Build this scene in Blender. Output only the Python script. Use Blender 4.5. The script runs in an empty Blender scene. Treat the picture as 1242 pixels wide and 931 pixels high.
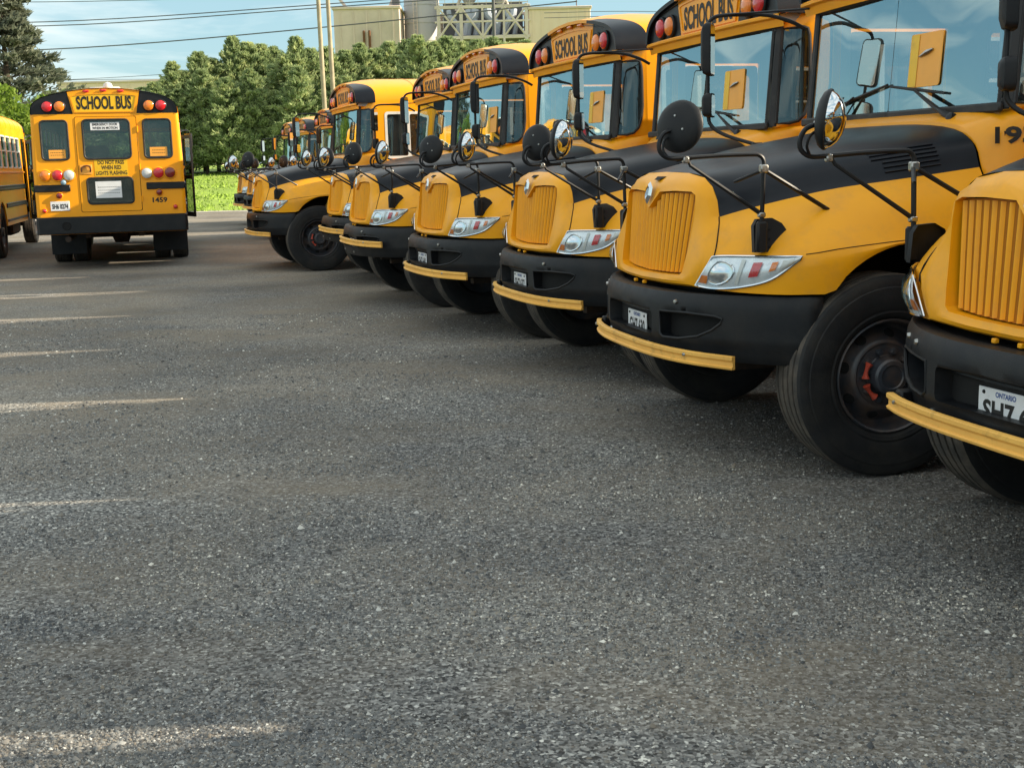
import bpy, math, random
import numpy as np
from mathutils import Vector, Matrix, geometry

random.seed(7)
rng = np.random.default_rng(7)
SC = bpy.context.scene
COL = SC.collection
rad = math.radians

# ------------------------------------------------------------------ camera, sky, sun, exposure
FPX, PITCH, ROLL, CAMZ = 1530.09, rad(9.9085), rad(1.4694), 1.5801
cam_data = bpy.data.cameras.new('camera')
cam_data.sensor_fit = 'HORIZONTAL'; cam_data.sensor_width = 36.0
cam_data.lens = 36.0 * FPX / 1242.0
cam_data.clip_start = 0.05; cam_data.clip_end = 6000
cam = bpy.data.objects.new('camera', cam_data); COL.objects.link(cam)
r0 = Vector((1, 0, 0)); u0 = Vector((0, math.sin(PITCH), math.cos(PITCH))); d0 = Vector((0, math.cos(PITCH), -math.sin(PITCH)))
rt = r0 * math.cos(ROLL) - u0 * math.sin(ROLL); up = r0 * math.sin(ROLL) + u0 * math.cos(ROLL)
cam.matrix_world = Matrix(((rt.x, up.x, -d0.x, 0), (rt.y, up.y, -d0.y, 0), (rt.z, up.z, -d0.z, CAMZ), (0, 0, 0, 1)))
SC.camera = cam

SUN_AZ, SUN_EL = rad(3.0), rad(22.6)          # azimuth counter-clockwise from +X
world = bpy.data.worlds.new('World'); SC.world = world; world.use_nodes = True
wn, wl = world.node_tree.nodes, world.node_tree.links
wn.clear()
w_out = wn.new('ShaderNodeOutputWorld'); w_bg = wn.new('ShaderNodeBackground')
sky = wn.new('ShaderNodeTexSky'); sky.sky_type = 'NISHITA'; sky.sun_disc = False
sky.sun_elevation = SUN_EL; sky.sun_rotation = rad(90) - SUN_AZ
sky.air_density = 1.0; sky.dust_density = 0.6; sky.ozone_density = 1.0
w_tc = wn.new('ShaderNodeTexCoord'); w_map = wn.new('ShaderNodeMapping')
w_map.inputs['Scale'].default_value = (1.6, 1.6, 9.0); w_map.inputs['Location'].default_value = (0.35, 0.2, 0.35)
w_noise = wn.new('ShaderNodeTexNoise'); w_noise.inputs['Scale'].default_value = 2.0; w_noise.inputs['Detail'].default_value = 7.0
w_noise.inputs['Roughness'].default_value = 0.55; w_noise.inputs['Distortion'].default_value = 0.35
w_ramp = wn.new('ShaderNodeValToRGB'); w_ramp.color_ramp.elements[0].position = 0.44; w_ramp.color_ramp.elements[1].position = 0.68
w_ramp.color_ramp.elements[1].color = (0.8, 0.8, 0.8, 1)
w_haze = wn.new('ShaderNodeMix'); w_haze.data_type = 'RGBA'; w_haze.inputs[0].default_value = 0.80; w_haze.inputs[7].default_value = (0.98, 1.70, 1.98, 1)
w_mix = wn.new('ShaderNodeMix'); w_mix.data_type = 'RGBA'
w_mix.inputs[7].default_value = (5.0, 4.8, 4.4, 1)
wl.new(sky.outputs['Color'], w_haze.inputs[6])
wl.new(w_tc.outputs['Generated'], w_map.inputs['Vector']); wl.new(w_map.outputs['Vector'], w_noise.inputs['Vector'])
w_sep = wn.new('ShaderNodeSeparateXYZ'); wl.new(w_tc.outputs['Generated'], w_sep.inputs[0])
w_rise = wn.new('ShaderNodeMapRange'); w_rise.interpolation_type = 'SMOOTHSTEP'; w_rise.inputs[1].default_value = 0.03; w_rise.inputs[2].default_value = 0.34; w_rise.inputs[3].default_value = -0.10; w_rise.inputs[4].default_value = 0.08
wl.new(w_sep.outputs['Z'], w_rise.inputs[0])      # clear air low down; bright cloud added overhead to lift the light in shade
w_add = wn.new('ShaderNodeMath'); w_add.operation = 'ADD'; wl.new(w_noise.outputs['Fac'], w_add.inputs[0]); wl.new(w_rise.outputs[0], w_add.inputs[1])
wl.new(w_add.outputs[0], w_ramp.inputs['Fac']); wl.new(w_ramp.outputs['Color'], w_mix.inputs[0])
wl.new(w_haze.outputs[2], w_mix.inputs[6]); wl.new(w_mix.outputs[2], w_bg.inputs['Color'])
w_bg.inputs['Strength'].default_value = 0.15
wl.new(w_bg.outputs['Background'], w_out.inputs['Surface'])

sun_data = bpy.data.lights.new('sun', 'SUN'); sun_data.energy = 4.6; sun_data.angle = rad(0.5); sun_data.color = (1.0, 0.86, 0.66)
sun = bpy.data.objects.new('sun', sun_data); COL.objects.link(sun)
sd = Vector((math.cos(SUN_AZ) * math.cos(SUN_EL), math.sin(SUN_AZ) * math.cos(SUN_EL), math.sin(SUN_EL)))
sun.rotation_euler = sd.to_track_quat('Z', 'Y').to_euler(); sun.location = (40, 0, 30)

SC.view_settings.view_transform = 'Standard'; SC.view_settings.look = 'None'
SC.view_settings.exposure = 1.15; SC.view_settings.gamma = 1.0; SC.view_settings.use_curve_mapping = False
SC.render.engine = 'CYCLES'
SC.cycles.use_denoising = True
SC.cycles.max_bounces = 8; SC.cycles.transparent_max_bounces = 12

# ------------------------------------------------------------------ materials
MATS = {}
def mat(name):
    m = bpy.data.materials.new(name); m.use_nodes = True
    n, l = m.node_tree.nodes, m.node_tree.links; n.clear()
    out = n.new('ShaderNodeOutputMaterial'); MATS[name] = m
    return m, n, l, out
def principled(n, l, out, **kw):
    p = n.new('ShaderNodeBsdfPrincipled'); l.new(p.outputs[0], out.inputs[0])
    for k, v in kw.items(): p.inputs[k.replace('_', ' ')].default_value = v
    return p
def noise(n, l, scale, detail=4, rough=.55, coord='Object', stretch=None):
    tc0 = n.new('ShaderNodeTexCoord'); oi = n.new('ShaderNodeObjectInfo'); ml = n.new('ShaderNodeMath'); ml.operation = 'MULTIPLY'; ml.inputs[1].default_value = 40
    l.new(oi.outputs['Random'], ml.inputs[0]); va = n.new('ShaderNodeVectorMath'); va.operation = 'ADD'; l.new(tc0.outputs[coord], va.inputs[0]); l.new(ml.outputs[0], va.inputs[1])
    class _TC: outputs = {coord: va.outputs[0]}
    tc = _TC; t = n.new('ShaderNodeTexNoise')
    t.inputs['Scale'].default_value = scale; t.inputs['Detail'].default_value = detail; t.inputs['Roughness'].default_value = rough
    if stretch:
        mp = n.new('ShaderNodeMapping'); mp.inputs['Scale'].default_value = stretch
        l.new(tc.outputs[coord], mp.inputs[0]); l.new(mp.outputs[0], t.inputs['Vector'])
    else: l.new(tc.outputs[coord], t.inputs['Vector'])
    return t
def ramp(n, l, src, stops):
    r = n.new('ShaderNodeValToRGB'); e = r.color_ramp.elements
    while len(e) < len(stops): e.new(0.5)
    for el, (p, c) in zip(e, stops): el.position = p; el.color = (*c, 1) if len(c) == 3 else c
    l.new(src, r.inputs[0]); return r
def bump(n, l, p, src, strength, dist):
    b = n.new('ShaderNodeBump'); b.inputs['Strength'].default_value = strength; b.inputs['Distance'].default_value = dist
    l.new(src, b.inputs['Height']); l.new(b.outputs[0], p.inputs['Normal'])
def simple(name, col, rough=.5, metal=0, var=.25, vscale=6, coat=0, spec=.5, rvar=.12, bmp=0, bscale=60, dirt=None, dscale=2.5, damt=(.5, .78)):
    m, n, l, out = mat(name)
    p = principled(n, l, out, Roughness=rough, Metallic=metal)
    p.inputs['Specular IOR Level'].default_value = spec; p.inputs['Coat Weight'].default_value = coat; p.inputs['Coat Roughness'].default_value = .12
    t = noise(n, l, vscale, 6)
    lo = tuple(c * (1 - var) for c in col); hi = tuple(min(1, c * (1 + var)) for c in col)
    r = ramp(n, l, t.outputs['Fac'], [(.3, lo), (.7, hi)])
    src = r.outputs[0]
    if dirt:
        t2 = noise(n, l, dscale, 8, .68)
        r2 = ramp(n, l, t2.outputs['Fac'], [(damt[0], (0, 0, 0)), (damt[1], (1, 1, 1))])
        mx = n.new('ShaderNodeMix'); mx.data_type = 'RGBA'; l.new(r2.outputs[0], mx.inputs[0]); l.new(src, mx.inputs[6]); mx.inputs[7].default_value = (*dirt, 1)
        src = mx.outputs[2]
    l.new(src, p.inputs['Base Color'])
    rr = n.new('ShaderNodeMapRange'); rr.inputs[3].default_value = max(0, rough - rvar); rr.inputs[4].default_value = min(1, rough + rvar)
    l.new(t.outputs['Fac'], rr.inputs[0]); l.new(rr.outputs[0], p.inputs['Roughness'])
    if bmp:
        t3 = noise(n, l, bscale, 4); bump(n, l, p, t3.outputs['Fac'], bmp, .01)
    return m
simple('bus_yellow', (.97, .380, .004), .36, spec=.35, var=.06, vscale=1.3, coat=.12, dirt=(.70, .34, .04), dscale=1.7, damt=(.52, .95), bmp=.02, bscale=9)
simple('hood_yellow', (.98, .410, .006), .40, spec=.3, var=.07, vscale=2.2, coat=.08, dirt=(.60, .28, .055), dscale=3.4, damt=(.50, .92), bmp=.05, bscale=3.5)
simple('grille_shaded_yellow', (.40, .14, .006), .6, spec=.2, var=.15, vscale=9, dirt=(.22, .085, .01), dscale=9, damt=(.45, .95))  # grille backing: shade between the slats is put into this darker colour, plus dirt
simple('arm_yellow', (.95, .50, .10), .5, var=.1, vscale=5, dirt=(.45, .24, .05), dscale=12, damt=(.55, .8))
simple('hood_black', (.005, .007, .012), .36, var=.3, vscale=3, dirt=(.012, .014, .017), dscale=3, damt=(.45, 1), bmp=.03, bscale=8, spec=.26)
simple('black_paint', (.008, .009, .011), .42, spec=.35, var=.3, vscale=5, dirt=(.022, .02, .018), dscale=5, damt=(.5, .95))
simple('black_plastic', (.007, .0085, .011), .5, spec=.3, var=.25, vscale=9, dirt=(.032, .028, .024), dscale=4, damt=(.45, .95), bmp=.12, bscale=220)
simple('black_void', (.006, .006, .006), .9, var=.3)
simple('tyre_rubber', (.014, .0145, .016), .72, spec=.35, var=.3, vscale=7, dirt=(.04, .035, .028), dscale=5, damt=(.45, .85), bmp=.2, bscale=90)
simple('tread_rubber', (.05, .044, .038), .9, var=.3, vscale=12, dirt=(.15, .12, .09), dscale=9, damt=(.4, .8), bmp=.3, bscale=120)
simple('rim_paint', (.040, .045, .055), .34, var=.3, vscale=9, dirt=(.16, .10, .065), dscale=7, damt=(.45, .85))
simple('lug_red', (.55, .07, .035), .5, var=.2, vscale=20)
simple('chassis', (.035, .022, .015), .8, var=.4, vscale=8, dirt=(.10, .05, .025), dscale=6)
simple('chrome', (.75, .76, .78), .12, metal=1, var=.06, vscale=8)
simple('lamp_silver', (.86, .90, .94), .3, metal=.35, var=.12, vscale=16)
simple('mirror_glass', (.66, .70, .72), .05, metal=1, var=.02, vscale=4, rvar=.02)
simple('steel', (.42, .42, .40), .35, metal=1, var=.2, vscale=30, dirt=(.16, .10, .06), dscale=40, damt=(.5, .8))
simple('white_paint', (.72, .71, .66), .5, var=.08, vscale=6, dirt=(.35, .32, .27), dscale=9, damt=(.55, .9))
simple('plate_white', (.78, .79, .80), .4, var=.04, vscale=14, dirt=(.45, .42, .36), dscale=20, damt=(.55, .9))
simple('plate_blue', (.05, .10, .30), .5, var=.05)
simple('letter_black', (.012, .011, .010), .55, var=.2, vscale=14, dirt=(.09, .055, .012), dscale=18, damt=(.6, .9))
simple('sign_yellow', (.86, .50, .01), .4, var=.05, vscale=4, dirt=(.55, .30, .03), dscale=6, damt=(.55, .95))
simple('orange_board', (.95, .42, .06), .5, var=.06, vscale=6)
simple('liner', (.30, .31, .29), .6, var=.1, vscale=3)
simple('seat_vinyl', (.075, .045, .022), .55, var=.2, vscale=6)
simple('rust_trim', (.14, .055, .02), .8, var=.4, vscale=20)
simple('weather_seal', (.017, .017, .018), .6, var=.3, vscale=12, dirt=(.07, .065, .055), dscale=8, damt=(.5, .9))

def lens_mat(name, col, trans=.0):
    m, n, l, out = mat(name)
    p = principled(n, l, out, Roughness=.16, Base_Color=(*col, 1)); p.inputs['Coat Weight'].default_value = .8; p.inputs['Coat Roughness'].default_value = .05
    p.inputs['Subsurface Weight'].default_value = .15; p.inputs['Subsurface Radius'].default_value = (.03, .02, .01)
    w = n.new('ShaderNodeTexWave'); w.inputs['Scale'].default_value = 28; tc = n.new('ShaderNodeTexCoord'); l.new(tc.outputs['Object'], w.inputs[0])
    bump(n, l, p, w.outputs['Fac'], .25, .004)
lens_mat('lens_red', (.62, .015, .022)); lens_mat('lens_amber', (.85, .22, .012)); lens_mat('lens_clear', (.62, .62, .60)); lens_mat('lens_dark_red', (.22, .015, .012)); lens_mat('lens_blue', (.25, .40, .50))

def glass_mat(name, tint, ior, alpha):
    m, n, l, out = mat(name)
    tr = n.new('ShaderNodeBsdfTransparent'); tr.inputs[0].default_value = (*tint, 1)
    gl = n.new('ShaderNodeBsdfGlossy'); gl.inputs['Roughness'].default_value = .015; gl.inputs['Color'].default_value = (.68, .94, 1, 1)
    df = n.new('ShaderNodeBsdfDiffuse'); df.inputs[0].default_value = (.35, .35, .33, 1)
    t = noise(n, l, 3.5, 7, .6); r = ramp(n, l, t.outputs['Fac'], [(.4, (alpha * .3,) * 3), (.8, (alpha * 1.6,) * 3)])
    m1 = n.new('ShaderNodeMixShader'); l.new(r.outputs[0], m1.inputs[0]); l.new(tr.outputs[0], m1.inputs[1]); l.new(df.outputs[0], m1.inputs[2])
    lw = n.new('ShaderNodeLayerWeight'); lw.inputs['Blend'].default_value = .5
    pw = n.new('ShaderNodeMath'); pw.operation = 'POWER'; pw.inputs[1].default_value = 5; l.new(lw.outputs['Facing'], pw.inputs[0])
    fr = n.new('ShaderNodeMath'); fr.operation = 'MULTIPLY_ADD'; fr.inputs[1].default_value = 1 - ior; fr.inputs[2].default_value = ior; l.new(pw.outputs[0], fr.inputs[0])
    m2 = n.new('ShaderNodeMixShader'); l.new(fr.outputs[0], m2.inputs[0]); l.new(m1.outputs[0], m2.inputs[1]); l.new(gl.outputs[0], m2.inputs[2])
    l.new(m2.outputs[0], out.inputs[0])
glass_mat('windshield_glass', (.76, .86, .88), .36, .06)
glass_mat('side_glass', (.40, .44, .44), .09, .06)
glass_mat('lamp_glass', (.93, .95, .96), .06, .03)

# ground: compacted gravel with dust
def gravel_mat(name, stone):
    m, n, l, out = mat(name)
    p = principled(n, l, out, Roughness=.95); p.inputs['Specular IOR Level'].default_value = .2
    tc = n.new('ShaderNodeTexCoord')
    v = n.new('ShaderNodeTexVoronoi'); v.inputs['Scale'].default_value = stone; l.new(tc.outputs['Object'], v.inputs['Vector'])
    hs = n.new('ShaderNodeSeparateColor'); l.new(v.outputs['Color'], hs.inputs[0])
    r1 = ramp(n, l, hs.outputs[0], [(0, (.042, .042, .042)), (.40, (.15, .15, .147)), (.78, (.28, .278, .266)), (.96, (.42, .42, .40)), (1, (.74, .73, .67))])
    nf = n.new('ShaderNodeTexNoise'); nf.inputs['Scale'].default_value = 42; nf.inputs['Detail'].default_value = 6; nf.inputs['Roughness'].default_value = .75; l.new(tc.outputs['Object'], nf.inputs['Vector'])
    rf = ramp(n, l, nf.outputs['Fac'], [(.25, (.45, .45, .46)), (.5, (.9, .9, .9)), (.75, (1.5, 1.5, 1.5))])
    mm = n.new('ShaderNodeMix'); mm.data_type = 'RGBA'; mm.blend_type = 'MULTIPLY'; mm.inputs[0].default_value = .85; l.new(r1.outputs[0], mm.inputs[6]); l.new(rf.outputs[0], mm.inputs[7])
    # dust bands and bare packed patches
    mp = n.new('ShaderNodeMapping'); mp.inputs['Rotation'].default_value = (0, 0, rad(-14)); mp.inputs['Scale'].default_value = (.40, .62, 1); l.new(tc.outputs['Object'], mp.inputs[0])
    n1 = n.new('ShaderNodeTexNoise'); n1.inputs['Scale'].default_value = 1.5; n1.inputs['Detail'].default_value = 9; n1.inputs['Roughness'].default_value = .68; n1.inputs['Distortion'].default_value = .5; l.new(mp.outputs[0], n1.inputs['Vector'])
    sx = n.new('ShaderNodeSeparateXYZ'); l.new(tc.outputs['Object'], sx.inputs[0]); mr = n.new('ShaderNodeMapRange'); mr.inputs[1].default_value = 4.5; mr.inputs[2].default_value = 13; mr.inputs[3].default_value = -.02; mr.inputs[4].default_value = .11; l.new(sx.outputs['Y'], mr.inputs[0])
    ad = n.new('ShaderNodeMath'); ad.operation = 'ADD'; l.new(n1.outputs['Fac'], ad.inputs[0]); l.new(mr.outputs[0], ad.inputs[1])
    rd = ramp(n, l, ad.outputs[0], [(.40, (0, 0, 0)), (.70, (.75, .75, .75))])
    mx = n.new('ShaderNodeMix'); mx.data_type = 'RGBA'; l.new(rd.outputs[0], mx.inputs[0]); l.new(mm.outputs[2], mx.inputs[6]); mx.inputs[7].default_value = (.235, .198, .150, 1)
    # broad tone changes
    n2 = n.new('ShaderNodeTexNoise'); n2.inputs['Scale'].default_value = .42; n2.inputs['Detail'].default_value = 5; l.new(tc.outputs['Object'], n2.inputs['Vector'])
    r2 = ramp(n, l, n2.outputs['Fac'], [(.3, (.62, .63, .65)), (.7, (1.28, 1.25, 1.20))])
    m3 = n.new('ShaderNodeMix'); m3.data_type = 'RGBA'; m3.blend_type = 'MULTIPLY'; m3.inputs[0].default_value = 1; l.new(mx.outputs[2], m3.inputs[6]); l.new(r2.outputs[0], m3.inputs[7])
    l.new(m3.outputs[2], p.inputs['Base Color'])
    sub = n.new('ShaderNodeMath'); sub.operation = 'ADD'; l.new(v.outputs['Distance'], sub.inputs[0]); l.new(nf.outputs['Fac'], sub.inputs[1])
    bump(n, l, p, sub.outputs[0], .55, .008)
gravel_mat('gravel', 88)
def pebble_mat():
    m, n, l, out = mat('pebble'); p = principled(n, l, out, Roughness=.9); p.inputs['Specular IOR Level'].default_value = .25
    g = n.new('ShaderNodeNewGeometry')
    r = ramp(n, l, g.outputs['Random Per Island'], [(0, (.065, .067, .07)), (.35, (.16, .167, .168)), (.62, (.26, .265, .258)), (.80, (.24, .21, .17)), (.93, (.38, .383, .37)), (1, (.76, .75, .69))])
    t = noise(n, l, 1.3, 5, .6); r2 = ramp(n, l, t.outputs['Fac'], [(.3, (.62, .64, .68)), (.7, (1.30, 1.24, 1.14))])
    mx = n.new('ShaderNodeMix'); mx.data_type = 'RGBA'; mx.blend_type = 'MULTIPLY'; mx.inputs[0].default_value = 1; l.new(r.outputs[0], mx.inputs[6]); l.new(r2.outputs[0], mx.inputs[7]); l.new(mx.outputs[2], p.inputs['Base Color'])
pebble_mat()
simple('grass_ground', (.22, .34, .035), .95, var=.25, vscale=.9, dirt=(.30, .36, .06), dscale=.25, damt=(.4, .8), bmp=.5, bscale=9)
simple('grass_blade', (.24, .36, .040), .8, var=.2, vscale=.7)
simple('dust_edge', (.36, .33, .27), .95, var=.25, vscale=2, bmp=.3, bscale=20)

def leaf_mat(name, stops, vscale):
    m, n, l, out = mat(name)
    p = principled(n, l, out, Roughness=.6); p.inputs['Specular IOR Level'].default_value = .3
    t = noise(n, l, vscale, 4, .6); r = ramp(n, l, t.outputs['Fac'], stops)
    l.new(r.outputs[0], p.inputs['Base Color'])
    tl = n.new('ShaderNodeBsdfTranslucent'); l.new(r.outputs[0], tl.inputs[0])
    mx = n.new('ShaderNodeMixShader'); mx.inputs[0].default_value = .48; l.new(p.outputs[0], mx.inputs[1]); l.new(tl.outputs[0], mx.inputs[2]); l.new(mx.outputs[0], out.inputs[0])
leaf_mat('cedar_leaf', [(.28, (.16, .23, .11)), (.5, (.33, .41, .19)), (.72, (.64, .68, .33))], 1.1)
leaf_mat('spruce_leaf', [(.3, (.11, .135, .105)), (.7, (.27, .29, .19))], .9)
leaf_mat('broad_leaf', [(.3, (.10, .18, .02)), (.7, (.24, .34, .05))], .8)
simple('bark', (.09, .065, .045), .95, var=.4, vscale=6, bmp=.5, bscale=18)
simple('pole_wood', (.36, .30, .21), .9, var=.2, vscale=3, bmp=.3, bscale=30)
simple('wire', (.10, .10, .11), .6)
simple('concrete', (.66, .53, .45), .9, var=.12, vscale=.12, dirt=(.33, .28, .21), dscale=.05, damt=(.45, .8))
simple('cladding_tan', (.78, .61, .46), .8, var=.08, vscale=.15, dirt=(.45, .37, .25), dscale=.07, damt=(.5, .85))
simple('silo_grey', (.44, .42, .41), .6, var=.12, vscale=.1, dirt=(.26, .24, .21), dscale=.05)
simple('steel_frame', (.60, .50, .43), .7, var=.2, vscale=.3)
simple('plant_dark', (.11, .11, .12), .8, var=.3, vscale=.2)
simple('duct_grey', (.40, .44, .50), .45, var=.2, vscale=.3)
M = MATS

# ------------------------------------------------------------------ mesh builder
class MB:
    def __init__(s): s.v = []; s.f = []; s.m = []
    def add(s, vs, fs, m=0):
        o = len(s.v); s.v.extend([tuple(map(float, p)) for p in vs]); s.f.extend([tuple(i + o for i in f) for f in fs]); s.m.extend([m] * len(fs)); return s
    def box(s, c, size, m=0, bev=0.0, rot=None):
        hx, hy, hz = size[0] / 2, size[1] / 2, size[2] / 2
        b = min(bev, hx * .9, hy * .9, hz * .9)
        vs, fs = [], []
        if b <= 0:
            vs = [Vector((x * hx, y * hy, z * hz)) for x in (-1, 1) for y in (-1, 1) for z in (-1, 1)]
            fs = [(0, 1, 3, 2), (4, 6, 7, 5), (0, 4, 5, 1), (2, 3, 7, 6), (0, 2, 6, 4), (1, 5, 7, 3)]
        else:
            idx = {}
            for x in (-1, 1):
                for y in (-1, 1):
                    for z in (-1, 1):
                        for a in range(3):
                            q = [hx - b, hy - b, hz - b]; q[a] += b
                            idx[(x, y, z, a)] = len(vs); vs.append(Vector((x * q[0], y * q[1], z * q[2])))
            for a in range(3):
                u, w = [(1, 2), (0, 2), (0, 1)][a]
                for sg in (-1, 1):
                    q = []
                    for (p1, p2) in ((-1, -1), (1, -1), (1, 1), (-1, 1)):
                        k = [0, 0, 0]; k[a] = sg; k[u] = p1; k[w] = p2; q.append(idx[(*k, a)])
                    fs.append(tuple(q))
            for a in range(3):
                u, w = [(1, 2), (0, 2), (0, 1)][a]
                for p1 in (-1, 1):
                    for p2 in (-1, 1):
                        k0 = [0, 0, 0]; k0[u] = p1; k0[w] = p2; k1 = k0[:]; k0[a] = -1; k1[a] = 1
                        fs.append((idx[(*k0, u)], idx[(*k1, u)], idx[(*k1, w)], idx[(*k0, w)]))
            for x in (-1, 1):
                for y in (-1, 1):
                    for z in (-1, 1): fs.append(tuple(idx[(x, y, z, a)] for a in range(3)))
        if rot is not None: vs = [rot @ v for v in vs]
        c = Vector(c); return s.add([v + c for v in vs], fs, m)
    def tube(s, pts, r, seg=8, m=0, closed=False):
        pts = [Vector(p) for p in pts]; n = len(pts); rr = r if isinstance(r, (list, tuple)) else [r] * n
        vs, fs = [], []; ref = None
        for i, p in enumerate(pts):
            a = pts[(i - 1) % n] if (i > 0 or closed) else p; b = pts[(i + 1) % n] if (i < n - 1 or closed) else p
            t = (b - a).normalized()
            if ref is None: ref = t.orthogonal().normalized()
            ref = (ref - t * ref.dot(t)); ref = ref.normalized() if ref.length > 1e-6 else t.orthogonal().normalized()
            w = t.cross(ref)
            for k in range(seg):
                an = 2 * math.pi * k / seg; vs.append(p + (ref * math.cos(an) + w * math.sin(an)) * rr[i])
        for i in range(n if closed else n - 1):
            j = (i + 1) % n
            for k in range(seg): fs.append((i * seg + k, i * seg + (k + 1) % seg, j * seg + (k + 1) % seg, j * seg + k))
        if not closed: fs.append(tuple(range(seg))[::-1]); fs.append(tuple((n - 1) * seg + k for k in range(seg)))
        return s.add(vs, fs, m)
    def lathe(s, prof, origin, axis, seg=24, m=0, mfn=None):
        ax = Vector(axis).normalized(); e1 = ax.orthogonal().normalized(); e2 = ax.cross(e1); o = Vector(origin)
        vs = []
        for r, h in prof:
            for k in range(seg):
                an = 2 * math.pi * k / seg; vs.append(o + ax * h + (e1 * math.cos(an) + e2 * math.sin(an)) * r)
        for i in range(len(prof) - 1):
            fs = [(i * seg + k, i * seg + (k + 1) % seg, (i + 1) * seg + (k + 1) % seg, (i + 1) * seg + k) for k in range(seg)]
            if i == 0: base = len(s.v); s.v.extend([tuple(v) for v in vs])
            s.f.extend([tuple(q + base for q in f) for f in fs]); s.m.extend([mfn(i) if mfn else m] * len(fs))
        return s
    def grid(s, rows, m=0, mfn=None, flip=False):
        nr, nc = len(rows), len(rows[0]); o = len(s.v)
        for r in rows: s.v.extend([tuple(map(float, p)) for p in r])
        for i in range(nr - 1):
            for j in range(nc - 1):
                q = (o + i * nc + j, o + i * nc + j + 1, o + (i + 1) * nc + j + 1, o + (i + 1) * nc + j)
                s.f.append(q[::-1] if flip else q); s.m.append(mfn(i, j) if mfn else m)
        return s
    def poly(s, pts, m=0): return s.add(pts, [tuple(range(len(pts)))], m)
    def mirror(s):
        q = MB(); q.v = [(x, -y, z) for x, y, z in s.v]; q.f = [f[::-1] for f in s.f]; q.m = list(s.m); return q
    def join(s, o): return s.add(o.v, o.f, 0) if not o.m else s._j(o)
    def _j(s, o):
        k = len(s.v); s.v.extend(o.v); s.f.extend([tuple(i + k for i in f) for f in o.f]); s.m.extend(o.m); return s
    def mesh(s, name, mats, angle=38, recalc=True):
        me = bpy.data.meshes.new(name); me.from_pydata(s.v, [], s.f)
        for mm in mats: me.materials.append(M[mm])
        me.polygons.foreach_set('material_index', s.m)
        if recalc:
            import bmesh
            bm = bmesh.new(); bm.from_mesh(me); bmesh.ops.remove_doubles(bm, verts=bm.verts, dist=1e-5)
            bmesh.ops.recalc_face_normals(bm, faces=bm.faces); bm.to_mesh(me); bm.free()
        me.polygons.foreach_set('use_smooth', [True] * len(me.polygons))
        me.set_sharp_from_angle(angle=rad(angle)); me.update()
        return me
    def build(s, name, mats, parent=None, angle=38, recalc=True):
        if isinstance(mats, str): mats = [mats]
        o = bpy.data.objects.new(name, s.mesh(name, mats, angle, recalc)); COL.objects.link(o)
        if parent: o.parent = parent
        return o

def catmull(pts, n):
    P = np.array(pts, float); out = []
    Q = np.vstack([2 * P[0] - P[1], P, 2 * P[-1] - P[-2]])
    for i in range(1, len(Q) - 2):
        for t in np.linspace(0, 1, n, endpoint=False):
            a, b, c, d = Q[i - 1], Q[i], Q[i + 1], Q[i + 2]
            out.append(.5 * (2 * b + (c - a) * t + (2 * a - 5 * b + 4 * c - d) * t * t + (3 * b - a - 3 * c + d) * t ** 3))
    out.append(P[-1]); return np.array(out)
def rrect(x0, x1, y0, y1, r, n=4):
    pts = []
    for cx, cy, a0 in ((x1 - r, y1 - r, 0), (x0 + r, y1 - r, 90), (x0 + r, y0 + r, 180), (x1 - r, y0 + r, 270)):
        for k in range(n + 1):
            a = rad(a0 + 90 * k / n); pts.append((cx + r * math.cos(a), cy + r * math.sin(a)))
    return pts
def inside(p, poly):
    x, y = p; c = False; n = len(poly)
    for i in range(n):
        x1, y1 = poly[i]; x2, y2 = poly[(i + 1) % n]
        if (y1 > y) != (y2 > y) and x < (x2 - x1) * (y - y1) / (y2 - y1) + x1: c = not c
    return c
def panel(mb, outer, holes, fn, depth=.03, step=None, m=0, m_in=None, m_edge=None, tol=1e-4):
    """A sheet in (a, b) with holes, bent by fn(a, b, d); the edges run inward by depth."""
    pts = [tuple(p) for p in outer]; edges = [(i, (i + 1) % len(outer)) for i in range(len(outer))]
    for h in holes:
        o = len(pts); pts += [tuple(p) for p in h]; edges += [(o + i, o + (i + 1) % len(h)) for i in range(len(h))]
    if step:
        xs = [p[0] for p in outer]; ys = [p[1] for p in outer]
        sx, sy = step
        for x in np.arange(min(xs) + sx * .5, max(xs), sx):
            for y in np.arange(min(ys) + sy * .5, max(ys), sy):
                if inside((x, y), outer) and not any(inside((x, y), h) for h in holes): pts.append((float(x), float(y)))
    vc, _, fc, *_ = geometry.delaunay_2d_cdt([Vector(p) for p in pts], edges, [], 0, 1e-6)
    tri = []
    for f in fc:
        c = (sum(vc[i][0] for i in f) / len(f), sum(vc[i][1] for i in f) / len(f))
        if inside(c, outer) and not any(inside(c, h) for h in holes): tri.append(tuple(f))
    mb.add([fn(p[0], p[1], 0) for p in vc], tri, m)
    if m_in is not None: mb.add([fn(p[0], p[1], depth) for p in vc], [t[::-1] for t in tri], m_in)
    if depth:
        for loop in [outer] + list(holes):
            n = len(loop)
            mb.add([fn(p[0], p[1], 0) for p in loop] + [fn(p[0], p[1], depth) for p in loop], [(i, (i + 1) % n, n + (i + 1) % n, n + i) for i in range(n)], m if m_edge is None else m_edge)
    return mb
def loop3(poly, fn, d=0): return [fn(p[0], p[1], d) for p in poly]

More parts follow.
